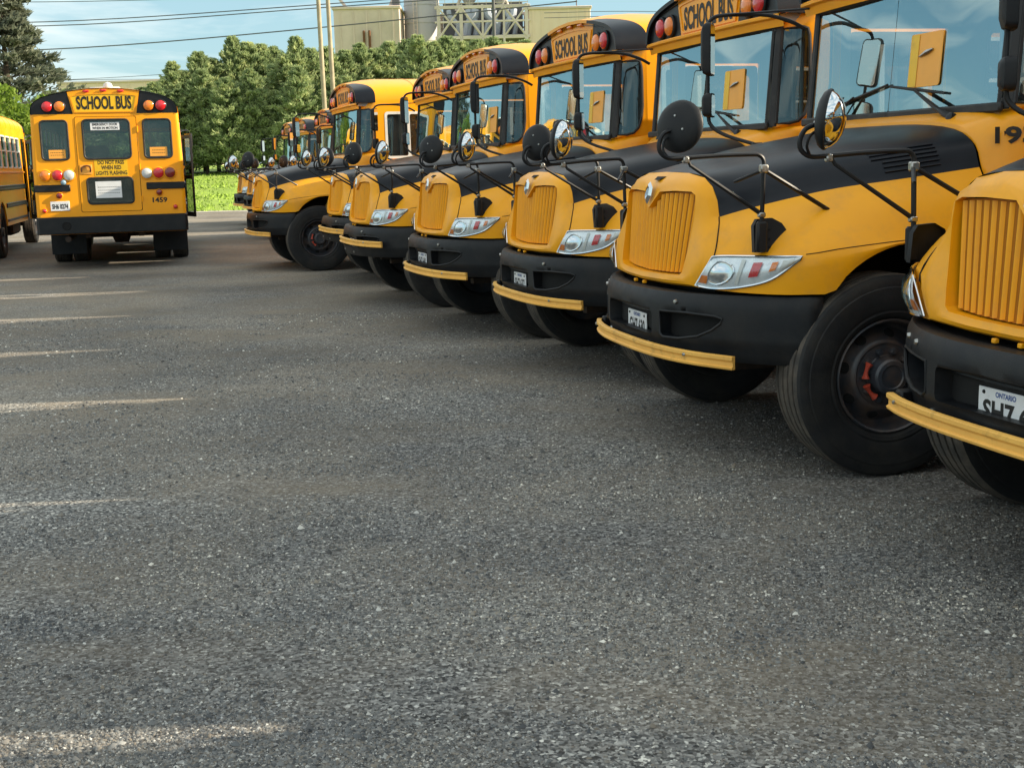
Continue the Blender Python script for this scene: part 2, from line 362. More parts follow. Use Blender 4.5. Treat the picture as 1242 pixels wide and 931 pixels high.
_text_cache = {}
def text2d(txt):
    if txt in _text_cache: return _text_cache[txt]
    c = bpy.data.curves.new('t', 'FONT'); c.body = txt; c.size = 1; c.align_x = 'CENTER'; c.align_y = 'CENTER'; c.offset = .034; c.resolution_u = 3
    o = bpy.data.objects.new('t', c); COL.objects.link(o)
    me = bpy.data.meshes.new_from_object(o.evaluated_get(bpy.context.evaluated_depsgraph_get()))
    v = np.array([q.co[:2] for q in me.vertices]); f = [tuple(p.vertices) for p in me.polygons]
    bpy.data.objects.remove(o); bpy.data.meshes.remove(me); bpy.data.curves.remove(c)
    lo, hi = v.min(0), v.max(0); v = (v - (lo + hi) / 2) / (hi - lo)
    _text_cache[txt] = (v, f); return v, f
def text(mb, txt, w, h, fn, m=0):
    """fn(a, b) maps centred sheet coordinates to space."""
    v, f = text2d(txt); return mb.add([fn(p[0] * w, p[1] * h) for p in v], f, m)

def tag(o, label, cat, group=None, kind=None):
    if label: o['label'] = label
    if cat: o['category'] = cat
    if group: o['group'] = group
    if kind: o['kind'] = kind
    return o
def empty(name, loc=(0, 0, 0), rz=0):
    o = bpy.data.objects.new(name, None); COL.objects.link(o); o.location = loc; o.rotation_euler = (0, 0, rz); o.empty_display_size = .3; return o
def copy_tree(o, parent=None, skip=()):
    c = o.copy(); COL.objects.link(c); c.parent = parent
    for ch in list(o.children):
        if ch.name.split('.')[0] in skip: continue
        copy_tree(ch, c, skip)
    return c
def px(u, v, Y):
    """Point at depth Y seen at photograph pixel (u, v) (used to find real positions of far things)."""
    a, b = u - 621, v - 465.5; cr, sr = math.cos(ROLL), math.sin(ROLL)
    U, W = a * cr - b * sr, a * sr + b * cr; c, s = math.cos(PITCH), math.sin(PITCH)
    x, y, z = U, FPX * c - W * s, -FPX * s - W * c
    return Vector((x * Y / y, Y, CAMZ + z * Y / y))

# ------------------------------------------------------------------ ground
def lot():
    mb = MB(); xs = np.linspace(-70, 70, 57); ys = np.linspace(-25, 50.6, 41)
    mb.grid([[(x, y, 0.0) for x in xs] for y in ys]); o = mb.build('ground', 'gravel'); tag(o, 'dark grey packed gravel yard', None, kind='structure')
    return o
lot()
def rise(y):
    return np.interp(y, [49.6, 50.4, 52, 60, 72, 84, 120, 4000], [-.05, .0, .06, .52, 1.30, 1.75, 2.1, 2.1])
def field():
    mb = MB(); xs = np.concatenate([[-3000, -800, -250, -120], np.linspace(-70, 70, 36), [120, 250, 800, 3000]]); ys = np.concatenate([np.linspace(49.6, 90, 34), [100, 120, 200, 600, 1500, 4000]])
    mb.grid([[(x, y, rise(y) + (.05 * math.sin(x * .7 + y) if 51 < y < 95 else 0)) for x in xs] for y in ys])
    o = mb.build('grass_field', 'grass_ground'); tag(o, 'sunlit green grass bank beyond the gravel', None, kind='structure')
    # outer terrain left and behind, so that the ground goes on to the horizon
    m2 = MB(); m2.grid([[(x, y, -.03) for x in (-3000, -300, -60, 60, 300, 3000)] for y in (-3000, -300, -20, 49.7)])
    o2 = m2.build('outer_ground', 'gravel'); tag(o2, 'gravel ground beyond the yard', None, kind='structure')
    m3 = MB(); ex = np.linspace(-70, 70, 120)
    m3.grid([[(x, 49.75 + .12 * math.sin(x * 1.3), .004) for x in ex], [(x, 50.75 + .25 * math.sin(x * .9 + 1), .022) for x in ex]])
    tag(m3.build('gravel_shoulder', 'dust_edge'), 'pale dusty strip between gravel and grass', None, kind='structure')
    # grass tufts
    n = 14000; X = rng.uniform(-24, 4, n); Y = 50.5 + 26 * rng.random(n) ** 1.3; Z = np.array([rise(y) for y in Y])
    a = rng.uniform(0, math.pi, n); w = rng.uniform(.03, .07, n); h = rng.uniform(.04, .12, n); lx = rng.normal(0, .05, n)
    v = np.empty((n, 3, 3)); v[:, 0] = np.c_[X - w * np.cos(a), Y - w * np.sin(a), Z - .02]; v[:, 1] = np.c_[X + w * np.cos(a), Y + w * np.sin(a), Z - .02]; v[:, 2] = np.c_[X + lx, Y + lx, Z + h]
    me = bpy.data.meshes.new('grass'); me.from_pydata(v.reshape(-1, 3).tolist(), [], np.arange(n * 3).reshape(n, 3).tolist()); me.materials.append(M['grass_blade'])
    g = bpy.data.objects.new('grass', me); COL.objects.link(g); tag(g, 'short green grass tufts on the bank', 'grass', kind='stuff')
field()
def pebbles():
    base = np.array([(1, 0, 0), (0, 1, 0), (-1, 0, 0), (0, -1, 0), (.12, .1, 1)], float)
    tri = np.array([(0, 1, 4), (1, 2, 4), (2, 3, 4), (3, 0, 4)])
    n = 420000
    Y = 2.9 + 11 * rng.random(n) ** 2.6; X = (rng.random(n) * 2 - 1) * (Y * .43 + .25)
    def field_(cx, cy, seed):
        g = np.random.default_rng(seed).random((80, 80)); u, w = (X + 10) / cx, (Y + X * .25 + 4) / cy
        i, j = np.floor(u).astype(int) % 79, np.floor(w).astype(int) % 79; fu, fw = u - np.floor(u), w - np.floor(w); fu, fw = fu * fu * (3 - 2 * fu), fw * fw * (3 - 2 * fw)
        return (g[i, j] * (1 - fu) + g[i + 1, j] * fu) * (1 - fw) + (g[i, j + 1] * (1 - fu) + g[i + 1, j + 1] * fu) * fw
    drift = .5 * field_(1.3, .55, 3) + .3 * field_(.5, .22, 4) + .2 * field_(.2, .12, 5)
    keep = rng.random(n) < np.clip((drift - .30) * 4.2, .10, 1); X, Y = X[keep], Y[keep]; n = len(X)
    s = np.clip(np.exp(rng.normal(math.log(.0031), .42, n)) * (1 + .05 * (Y - 3)), .0016, .015)
    v = base[None] * (1 + rng.normal(0, .24, (n, 5, 1))) * s[:, None, None] * np.stack([rng.uniform(.8, 1.4, n), rng.uniform(.7, 1.2, n), rng.uniform(.55, 1.05, n)], 1)[:, None]
    a = rng.uniform(0, 6.28, n); c, sn = np.cos(a)[:, None], np.sin(a)[:, None]
    x, y, z = v[..., 0] * c - v[..., 1] * sn, v[..., 0] * sn + v[..., 1] * c, v[..., 2]
    v = np.stack([x + X[:, None], y + Y[:, None], z - .0003 + (s * .15)[:, None]], -1).reshape(-1, 3)
    f = (tri[None] + (np.arange(n) * 5)[:, None, None]).reshape(-1, 3)
    me = bpy.data.meshes.new('loose_gravel'); me.vertices.add(len(v)); me.vertices.foreach_set('co', v.ravel())
    me.loops.add(f.size); me.loops.foreach_set('vertex_index', f.ravel().astype(np.int32)); me.polygons.add(len(f))
    me.polygons.foreach_set('loop_start', np.arange(0, f.size, 3, dtype=np.int32)); me.polygons.foreach_set('loop_total', np.full(len(f), 3, np.int32)); me.update(calc_edges=True)
    me.materials.append(M['pebble']); o = bpy.data.objects.new('loose_gravel', me); COL.objects.link(o); tag(o, 'loose grey gravel stones on the yard', 'gravel', kind='stuff')
pebbles()

# ------------------------------------------------------------------ school bus (local axes: x forward, y to the bus's left, z up; origin under the front axle)
RP = [(1.17, 2.56), (1.166, 2.62), (1.145, 2.70), (1.085, 2.775), (.98, 2.835), (.82, 2.885), (.575, 2.935), (.30, 2.972), (0, 2.985)]
RPF = catmull(RP, 3)
F_CAP, F_REAR = -.66, -8.20
def roof_k(f): return float(np.interp(f, [-8.22, -8.1, -1.15, -.95, -.78, -.64], [.975, 1, 1, .965, .90, .835]))
def roof_z(l, k):
    L = RPF[::-1, 0]; Z = RPF[::-1, 1]; return 2.56 + (float(np.interp(abs(l), L, Z)) - 2.56) * k
def side_l(z): return float(np.interp(z, [.5, 1.65, 2.56], [1.2, 1.2, 1.172]))

def make_hood(bus):
    K = {0: [(.715, 0, 1.512), (.50, 0, 1.560), (.20, 0, 1.622), (-.15, 0, 1.685), (-.50, 0, 1.735)],
         1: [(.705, .30, 1.506), (.45, .36, 1.560), (.10, .42, 1.635), (-.51, .50, 1.730)],
         2: [(.690, .48, 1.482), (.45, .58, 1.535), (.10, .70, 1.610), (-.52, .84, 1.696)],
         3: [(.675, .585, 1.405), (.50, .70, 1.455), (.10, .86, 1.545), (-.525, 1.00, 1.622)],
         4: [(.667, .617, 1.284), (.557, .72, 1.325), (.339, .85, 1.384), (.151, .92, 1.421), (-.094, .98, 1.45), (-.345, 1.02, 1.48), (-.533, 1.05, 1.503)],
         6: [(.745, .740, 1.10), (.62, .955, 1.108), (.446, 1.131, 1.116), (.26, 1.165, 1.140), (-.09, 1.182, 1.168), (-.56, 1.190, 1.185)]}
    arch = [(-.12 + .555 * math.cos(a), 1.168 + .02 * math.sin(a), .60 + .555 * math.sin(a)) for a in np.linspace(rad(36.5), rad(147), 22)]
    K[8] = [(.782, .615, .930), (.70, .86, .925), (.55, 1.055, .922), (.42, 1.145, .925)] + arch
    tt = np.linspace(0, 1, 27) ** 1.0
    def path(k):
        c = np.array(catmull(K[k], 8)); c = c[np.argsort(-c[:, 0])]
        f = c[0, 0] + (c[-1, 0] - c[0, 0]) * tt
        return np.stack([f, np.interp(-f, -c[:, 0], c[:, 1]), np.interp(-f, -c[:, 0], c[:, 2])], 1)
    P = {k: path(k) for k in K}
    P[5] = (P[4] + P[6]) / 2 + np.array([.0, .016, .010])
    P[7] = (P[6] + P[8]) / 2 + np.array([.004, .010, 0])
    rows = []
    for i in range(len(tt)):
        prof = np.array([P[k][i] for k in range(9)])
        rows.append(catmull(prof, 3))
    half = MB(); half.grid(rows, mfn=lambda i, j: 1 if j < 12 else 0)
    # nose panel: from the front section to the grille rim
    front = rows[0]
    outer = [front[j] for j in (0, 3, 6, 8, 10, 12, 14, 16, 18, 20, 22, 24)] + [np.array((.815, .32, .922)), np.array((.835, 0, .920))]
    rim = [(.815, 0, 1.318), (.790, .11, 1.408), (.775, .30, 1.415), (.752, .47, 1.412), (.748, .515, 1.395), (.752, .523, 1.33), (.760, .518, 1.26), (.772, .508, 1.18), (.785, .497, 1.11), (.797, .486, 1.05), (.806, .475, 1.0), (.812, .445, .982), (.836, .25, .975), (.852, 0, .972)]
    rim = [np.array(r) for r in rim]
    R = [outer]
    for t, fw in ((.22, .022), (.5, .026), (.8, .014), (1.0, .008)):
        R.append([o * (1 - t) + g * t + np.array((fw, 0, 0)) for o, g in zip(outer, rim)])
    R.append([g + np.array((-.055, -.004 if g[1] > .01 else 0, 0)) for g in rim])
    half.grid([[tuple(p) for p in r] for r in R], 0)
    # lower edge return
    half.grid([[tuple(p) for p in [rows[i][-1] for i in range(27)]], [tuple(p + np.array((-.01, -.03, .0))) for p in [rows[i][-1] for i in range(27)]]], 0)
    mb = MB()._j(half)._j(half.mirror())
    o = mb.build('hood', ['hood_yellow', 'hood_black'], bus, angle=32)
    # seams of the nose panel and of the fender, thin dark gaps
    for sg in (1, -1):
        sm = MB(); sm.tube([tuple(p * np.array((1, sg, 1)) + np.array((.002, sg * .001, 0))) for p in front[12:20]], .0035, 5)
        sm.build('panel_seam', 'black_void', o)
        cr_ = [rows[i][18] for i in range(0, 26)]
        MB().tube([tuple(p * np.array((1, sg, 1)) + np.array((.0, sg * .001, .001))) for p in cr_[6:]], .0022, 5).build('panel_seam', 'black_void', o)
        # louvred vent in the black side
        lv = MB()
        for k in range(6):
            pa, pb = rows[15][9 + 0] * .0, None
            i0, i1 = 15 + k // 3, 23
            jj = 8.3 + k * .55
            pts = []
            for i in range(i0, i1):
                j = int(jj); fr = jj - j; p = rows[i][j] * (1 - fr) + rows[i][j + 1] * fr
                pts.append(tuple(p * np.array((1, sg, 1)) + np.array((0, sg * .004, .002))))
            lv.tube(pts, .0045, 5)
        lv.build('vent_louvre', 'hood_black', o)
    # grille: backing and slats
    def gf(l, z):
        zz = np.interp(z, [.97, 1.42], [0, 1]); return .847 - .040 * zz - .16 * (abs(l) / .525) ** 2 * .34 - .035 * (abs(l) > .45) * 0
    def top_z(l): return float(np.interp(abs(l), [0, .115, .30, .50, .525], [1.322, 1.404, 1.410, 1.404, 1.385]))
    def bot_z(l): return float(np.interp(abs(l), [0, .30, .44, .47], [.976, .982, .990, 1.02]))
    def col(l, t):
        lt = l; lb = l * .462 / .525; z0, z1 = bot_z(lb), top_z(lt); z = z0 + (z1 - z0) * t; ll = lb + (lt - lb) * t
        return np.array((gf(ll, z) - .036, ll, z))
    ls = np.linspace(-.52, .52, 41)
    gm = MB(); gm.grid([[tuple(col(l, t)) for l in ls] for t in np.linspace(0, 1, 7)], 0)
    g = gm.build('grille', 'grille_shaded_yellow', bus)
    for k in range(19):
        l = (k - 9) * .0545; w = .0125
        rws = []
        for t in np.linspace(.012, .985, 6):
            a, b = col(l - w, t), col(l + w, t); fo = np.array((.014, 0, 0)); fo2 = np.array((.008, 0, 0))
            rws.append([tuple(a), tuple(a * .80 + b * .20 + fo2), tuple(a * .58 + b * .42 + fo), tuple(a * .42 + b * .58 + fo), tuple(a * .20 + b * .80 + fo2), tuple(b)])
        s_ = MB().grid(rws); s_.poly(rws[0]); s_.poly(rws[-1]); s_.build('slat', 'hood_yellow', g, angle=50)
    # emblem in the notch
    em = MB(); out2 = [(-.045, 1.43), (0, 1.462), (.045, 1.43), (.04, 1.385), (0, 1.338), (-.04, 1.385)]
    inn = [(-.030, 1.425), (0, 1.446), (.030, 1.425), (.027, 1.388), (0, 1.358), (-.027, 1.388)]
    ef = lambda z: .792 + (1.40 - z) * .18 + .028
    A = [(ef(z), l, z) for l, z in out2]; B = [(ef(z) + .014, l, z) for l, z in inn]
    n = 6; em.add(A + B, [(i, (i + 1) % n, n + (i + 1) % n, n + i) for i in range(n)], 0); em.add([(p[0] - .006, p[1], p[2]) for p in B], [tuple(range(n))], 1)
    em.add([(p[0] + .012, p[1] * .6, 1.40 + (p[2] - 1.40) * .55) for p in A], [(0, 1, 2), (0, 2, 3, 5), (3, 4, 5)], 0)
    em.build('emblem', ['chrome', 'hood_black'], o, angle=10)
    # air intake notch on top of the nose
    MB().add([(.742, -.07, 1.488), (.742, .07, 1.488), (.775, .035, 1.470), (.775, -.035, 1.470)], [(0, 1, 2, 3)]).build('intake_slot', 'black_void', o)
    return o, rows

def make_headlights(bus, rows):
    r0_ = [rows[i][18] for i in range(27)]; cr_ = np.array(r0_)
    for sg in (1, -1):
        top = np.array([(.748, .748, 1.092), (.715, .80, 1.098), (.62, .945, 1.102), (.53, 1.055, 1.104), (.452, 1.122, 1.106)])
        bot = np.array([(.786, .618, .940), (.742, .765, .935), (.660, .905, .952), (.565, 1.030, .995), (.460, 1.118, 1.092)])
        top, bot = catmull(top, 5), catmull(bot, 5)
        def surf(u, v, off=0.0):
            i = u * (len(top) - 1); a = int(min(i, len(top) - 2)); fr = i - a
            t = top[a] * (1 - fr) + top[a + 1] * fr; b = bot[a] * (1 - fr) + bot[a + 1] * fr
            p = b + (t - b) * v + np.array((.016, .020, 0)) * math.sin(math.pi * min(max(v, 0), 1)) * (1 - .3 * u)
            nrm = np.array((.80, .58 + .3 * u, .12)); nrm /= np.linalg.norm(nrm)
            p = p + nrm * (off + .012); return (p[0], p[1] * sg, p[2])
        h = MB(); us, vs = np.linspace(0, 1, 21), np.linspace(0, 1, 6)
        h.grid([[surf(u, v, .004) for u in us] for v in vs], 0)
        o = h.build('headlight', 'lamp_silver', bus)
        # bezel
        loop = [surf(u, 0, .008) for u in us] + [surf(u, 1, .008) for u in us[::-1]]
        MB().tube(loop, .006, 6, closed=True).build('bezel', 'chrome', o)
        def patch(name, u0_, u1_, v0_, v1_, m, off):
            q = MB(); q.grid([[surf(u, v, off) for u in np.linspace(u0_, u1_, 6)] for v in np.linspace(v0_, v1_, 5)]); q.build(name, m, o)
        # lamp bowl
        c = np.array(surf(.24, .5, .004)); bw = MB()
        rings = []
        for rr, of in ((1.0, .007), (.92, .011), (.8, .006), (.45, .009), (.0, .016)):
            rings.append([surf(.25 + .15 * rr * math.cos(a), .48 + .40 * rr * math.sin(a), of) for a in np.linspace(0, 2 * math.pi, 17)])
        bw.grid(rings).build('lamp_bowl', 'chrome', o)
        patch('lamp_divider', .425, .455, .10, .9, 'white_paint', .010)
        patch('turn_lens', .53, .61, .30, .80, 'lens_red', .012)
        patch('marker_lens', .70, .76, .40, .78, 'lens_amber', .012)
        patch('side_reflector', .015, .13, .12, .38, 'lens_amber', .009)
        patch('inner_trim', .80, .93, .3, .8, 'white_paint', .008)
        cv = MB(); cv.grid([[surf(u, v, .022 * math.sin(math.pi * max(.08, min(.92, v))) * (1 if 0 < u < 1 else .5) + .006) for u in us] for v in np.linspace(0, 1, 8)]).build('lens_cover', 'lamp_glass', o)

def make_bumper(bus):
    plan = [(-1.17, .36), (-1.145, .455), (-1.0, .615), (-.80, .765), (-.556, .885), (-.30, .945), (0, .962), (.30, .945), (.556, .885), (.80, .765), (1.0, .615), (1.145, .455), (1.17, .36)]
    c = catmull(plan, 8); seg = np.r_[0, np.cumsum(np.linalg.norm(np.diff(c, axis=0), axis=1))]; S0 = seg[len(seg) // 2]; seg = seg - S0
    tng = np.gradient(c, axis=0); nr = np.stack([tng[:, 1] * -1, tng[:, 0]], 1); nr /= np.linalg.norm(nr, axis=1)[:, None]   # (l, f) outward
    s_l = lambda l: float(np.interp(l, c[:, 0], seg))
    def fn(s, z, d):
        l = np.interp(s, seg, c[:, 0]); f = np.interp(s, seg, c[:, 1]); nl = np.interp(s, seg, nr[:, 0]); nf = np.interp(s, seg, nr[:, 1])
        zc = (z - .735) / .17; bulge = -.030 * abs(zc) ** 5 + (-.012 if z < .66 else 0)
        return (f + nf * (bulge - d), l + nl * (bulge - d), z + .012 * (abs(l) / 1.17) ** 2 * (z > .8))
    e = seg[-1]
    outer = [(s, .57) for s in np.linspace(-e, e, 40)] + [(s, .90) for s in np.linspace(e, -e, 40)]
    ctr = rrect(s_l(-.35), s_l(.35), .665, .795, .025)
    fog = [(.43, .800), (.62, .803), (.80, .800), (.835, .790), (.825, .765), (.78, .728), (.70, .690), (.58, .668), (.46, .664), (.43, .68)]
    fogL = [(s_l(l), z) for l, z in fog]; fogR = [(s_l(-l), z) for l, z in fog]
    mb = MB(); panel(mb, outer, [ctr, fogL, fogR], fn, .075, (.045, .028), 0)
    o = mb.build('front_bumper', 'black_plastic', bus, angle=45)
    for nm, h in (('grille_recess', ctr), ('lamp_recess', fogL), ('lamp_recess', fogR)):
        q = MB(); panel(q, h, [], fn, 0, (.05, .05), 0); q.v = [tuple(p) for p in q.v]
        q2 = MB(); panel(q2, h, [], lambda a, b, d: fn(a, b, .072), 0, (.05, .05), 0); q2.build(nm, 'black_void', o)
    for hh in (fogL, fogR):
        MB().tube([fn(s, z, .002) for s, z in hh], .008, 6, closed=True).build('recess_rim', 'black_plastic', o)
    MB().tube([fn(s, .775, .066) for s in np.linspace(s_l(-.34), s_l(.34), 9)], .009, 6).build('recess_bar', 'black_plastic', o)
    for l, z in ((.556, .853), (-.556, .853), (-.70, .855), (.28, .612), (-.40, .612)):
        p = Vector(fn(s_l(l), z, .004)); q = Vector(fn(s_l(l), z, -.02)); b = MB(); b.lathe([(.0, .016), (.010, .014), (.013, .005), (.013, 0)], p, q - p, 8); b.build('bolt', 'steel', o)
    # top tabs under the nose
    for l in (-.115, .025): MB().box((.858, l, .914), (.02, .022, .018), 0, .003).build('hood_tab', 'hood_yellow', o)
    # black returns behind the face
    rb = MB(); rb.grid([[fn(s, .895, .01) for s in np.linspace(-e, e, 30)], [fn(s, .89, .20) for s in np.linspace(-e, e, 30)]]); rb.grid([[fn(s, .575, .01) for s in np.linspace(-e, e, 30)], [fn(s, .58, .16) for s in np.linspace(-e, e, 30)]])
    rb.build('bumper_return', 'black_plastic', o)
    return o
ARM = [(.880, -.73, .594), (.935, -.56, .598), (.980, -.30, .601), (.992, 0, .601), (.98, .30, .598), (.94, .56, .594), (.865, .77, .590), (.745, .975, .586)]
def make_arm(bus, dz=0.0, name='crossing_arm'):
    c = catmull(ARM, 4); mb = MB(); rows = []
    for i, p in enumerate(c):
        a, b = c[max(i - 1, 0)], c[min(i + 1, len(c) - 1)]; t = (b - a) / np.linalg.norm(b - a); nrm = np.array((t[1], -t[0], 0)); nrm /= np.linalg.norm(nrm)
        if nrm[0] < 0: nrm = -nrm
        h = .033
        prof = [(-.014, -h), (.010, -h), (.014, -h * .7), (.004, -h * .5), (.004, h * .1), (.014, h * .45), (.014, h * .9), (.008, h), (-.014, h)]
        rows.append([tuple(p + nrm * u + np.array((0, 0, v + dz))) for u, v in prof])
    mb.grid(rows); mb.poly(rows[0]); mb.poly(rows[-1])
    o = mb.build(name, 'arm_yellow', bus, angle=30)
    for i in (3, len(c) - 6): MB().lathe([(.0, .012), (.008, .010), (.010, 0)], tuple(c[i] + np.array((.012, 0, dz + .014))), (1, 0, 0), 8).build('rivet', 'steel', o)
    MB().box((.80, -.68, .61 + dz), (.15, .05, .07), 0, .008).build('hinge', 'black_plastic', o)
    MB().tube([(.90, .60, .60 + dz), (.80, .60, .60 + dz)], .012, 6).build('rest_bracket', 'black_plastic', o)
    return o

def make_wheel(bus, f, l, name='wheel', simple_=False):
    sg = 1 if l > 0 else -1
    pr = [(.286, -.108), (.300, -.128), (.318, -.136), (.328, -.133), (.340, -.139), (.400, -.141), (.440, -.141), (.446, -.137), (.470, -.137), (.490, -.128), (.500, -.115)]
    for h in (-.078, -.026, .026, .078): pr += [(.505, h - .008), (.491, h - .006), (.491, h + .006), (.505, h + .008)]
    pr += [(.500, .115), (.490, .128), (.470, .137), (.446, .137), (.440, .141), (.400, .141), (.340, .139), (.328, .133), (.318, .136), (.300, .128), (.286, .108), (.27, .09), (.27, -.09), (.286, -.108)]
    nt = len(pr)
    t = MB(); t.lathe(pr, (0, 0, 0), (0, sg, 0), 56, mfn=lambda i: 1 if 9 <= i < nt - 14 else 0)
    w = empty(name, (f, l, .503)); w.parent = bus
    t.build('tyre', ['tyre_rubber', 'tread_rubber'], w, angle=28)
    r = MB()
    r.lathe([(.286, .112), (.278, .120), (.270, .112), (.264, .05), (.255, .015), (.240, .000), (.215, .012), (.185, .052), (.172, .066), (.160, .070), (.150, .064), (.10, .064), (.094, .070), (.088, .128), (.078, .140), (.060, .143), (.055, .136), (.0, .138)], (0, 0, 0), (0, sg, 0), 40)
    r.lathe([(.27, -.10), (.2, -.06), (0, -.05)], (0, 0, 0), (0, sg, 0), 24)
    rim = r.build('rim', 'rim_paint', w, angle=30)
    if not simple_:
        for k in range(8):
            a = 2 * math.pi * k / 8 + .2; e = Vector((math.cos(a), 0, math.sin(a)))
            MB().lathe([(.0, .006), (.026, .005), (.029, -.002)], e * .205 + Vector((0, sg * .028, 0)), e * .80 + Vector((0, sg, 0)), 12).build('hand_hole', 'black_void', rim)
        for k in range(10):
            a = 2 * math.pi * k / 10; p = Vector((math.cos(a), 0, math.sin(a))) * .122
            MB().lathe([(.018, 0), (.018, .022), (.013, .030), (0, .031)], p + Vector((0, sg * .062, 0)), (0, sg, 0), 6).build('lug_nut', 'rim_paint', rim, angle=10)
        for a in (-.98, -.05):
            b = a + .63
            p = [Vector((math.cos(q), 0, math.sin(q))) * .122 + Vector((0, sg * .096, 0)) for q in np.linspace(a, b, 5)]
            lk = MB(); lk.tube(p, [.020, .012, .009, .012, .020], 8); lk.build('nut_link', 'lug_red', rim)
    return w

def make_fender_mirror(bus, sg):
    S = lambda p: (p[0], p[1] * sg, p[2])
    o = empty('fender_mirror', S((.6, .97, 1.14))); o.parent = bus
    def part(mb, name, m):
        mb.v = [(x - .6, y - .97 * sg, z - 1.14) for x, y, z in mb.v]; return mb.build(name, m, o)
    pl = [(.645, 1.125), (.645, 1.25), (.625, 1.283), (.545, 1.288), (.495, 1.262), (.462, 1.215), (.50, 1.165), (.535, 1.125)]
    mb = MB(); panel(mb, pl, [], lambda a, b, d: S((a, .995 - d - (b - 1.12) * .15, b)), .03, None); part(mb, 'mount_plate', 'black_plastic')
    bp = MB(); bp.box(S((.615, 1.002, 1.20)), (.055, .035, .15), 0, .01)
    for z in (1.15, 1.19, 1.235): bp.lathe([(.006, 0), (.005, .004), (0, .005)], S((.565, .992, z)), (0, sg, 0), 6)
    part(bp, 'mount_block', 'black_plastic')
    part(MB().tube([S(p) for p in [(.612, .995, 1.25), (.612, 1.005, 1.54)]], .0115, 8), 'post', 'black_paint')
    arm = catmull([(.612, 1.005, 1.50), (.613, 1.005, 1.56), (.635, 1.005, 1.587), (.68, 1.005, 1.592), (.85, 1.005, 1.588), (1.03, 1.005, 1.578), (1.10, 1.005, 1.580), (1.138, 1.005, 1.608), (1.142, 1.003, 1.650), (1.120, .995, 1.690), (1.075, .985, 1.708)], 4)
    part(MB().tube([S(p) for p in arm], .0105, 8), 'arm', 'black_paint')
    part(MB().tube([S(p) for p in catmull([(1.10, 1.0, 1.585), (1.118, .99, 1.62), (1.105, .98, 1.665), (1.06, .975, 1.69)], 4)], .006, 6), 'stay_wire', 'black_paint')
    part(MB().tube([S((1.0, 1.005, 1.575)), S((.985, 1.0, 1.545)), S((.625, .998, 1.315))], [.008, .009, .011], 8), 'brace', 'black_paint')
    part(MB().tube([S((.60, 1.0, 1.515)), S((.25, .985, 1.318)), S((.232, .98, 1.312))], [.011, .011, .005], 8), 'strut', 'black_paint')
    part(MB().tube([S((.62, .995, 1.515)), S((.69, .88, 1.468)), S((.70, .86, 1.462))], [.009, .009, .006], 8), 'strut', 'black_paint')
    for cc, cs in (((.612, 1.005, 1.525), (.040, .034, .040)), ((1.01, 1.005, 1.570), (.030, .030, .034)), ((.615, .998, 1.305), (.036, .03, .026))): part(MB().box(S(cc), cs, 0, .006), 'clamp', 'steel')
    n = Vector((-.78, -.60 * sg, -.12)).normalized(); c = Vector(S((1.035, .985, 1.725)))
    hd = MB(); hd.lathe([(.0, -.040), (.05, -.038), (.085, -.030), (.110, -.017), (.122, -.002), (.124, .004), (.122, .012), (.114, .014)], c, n, 36); part(hd, 'mirror_head', 'black_plastic')
    gl = MB(); gl.lathe([(.116, .012), (.105, .034), (.085, .055), (.055, .070), (.025, .077), (.0, .079)], c, n, 32); part(gl, 'mirror_glass', 'mirror_glass')
    e1 = n.orthogonal().normalized(); e2 = n.cross(e1)
    for k in range(3):
        a = k * 2.1; part(MB().lathe([(.007, 0), (.005, .005), (0, .006)], c - n * .037 + (e1 * math.cos(a) + e2 * math.sin(a)) * .045, -n, 6), 'screw', 'steel')
    return o

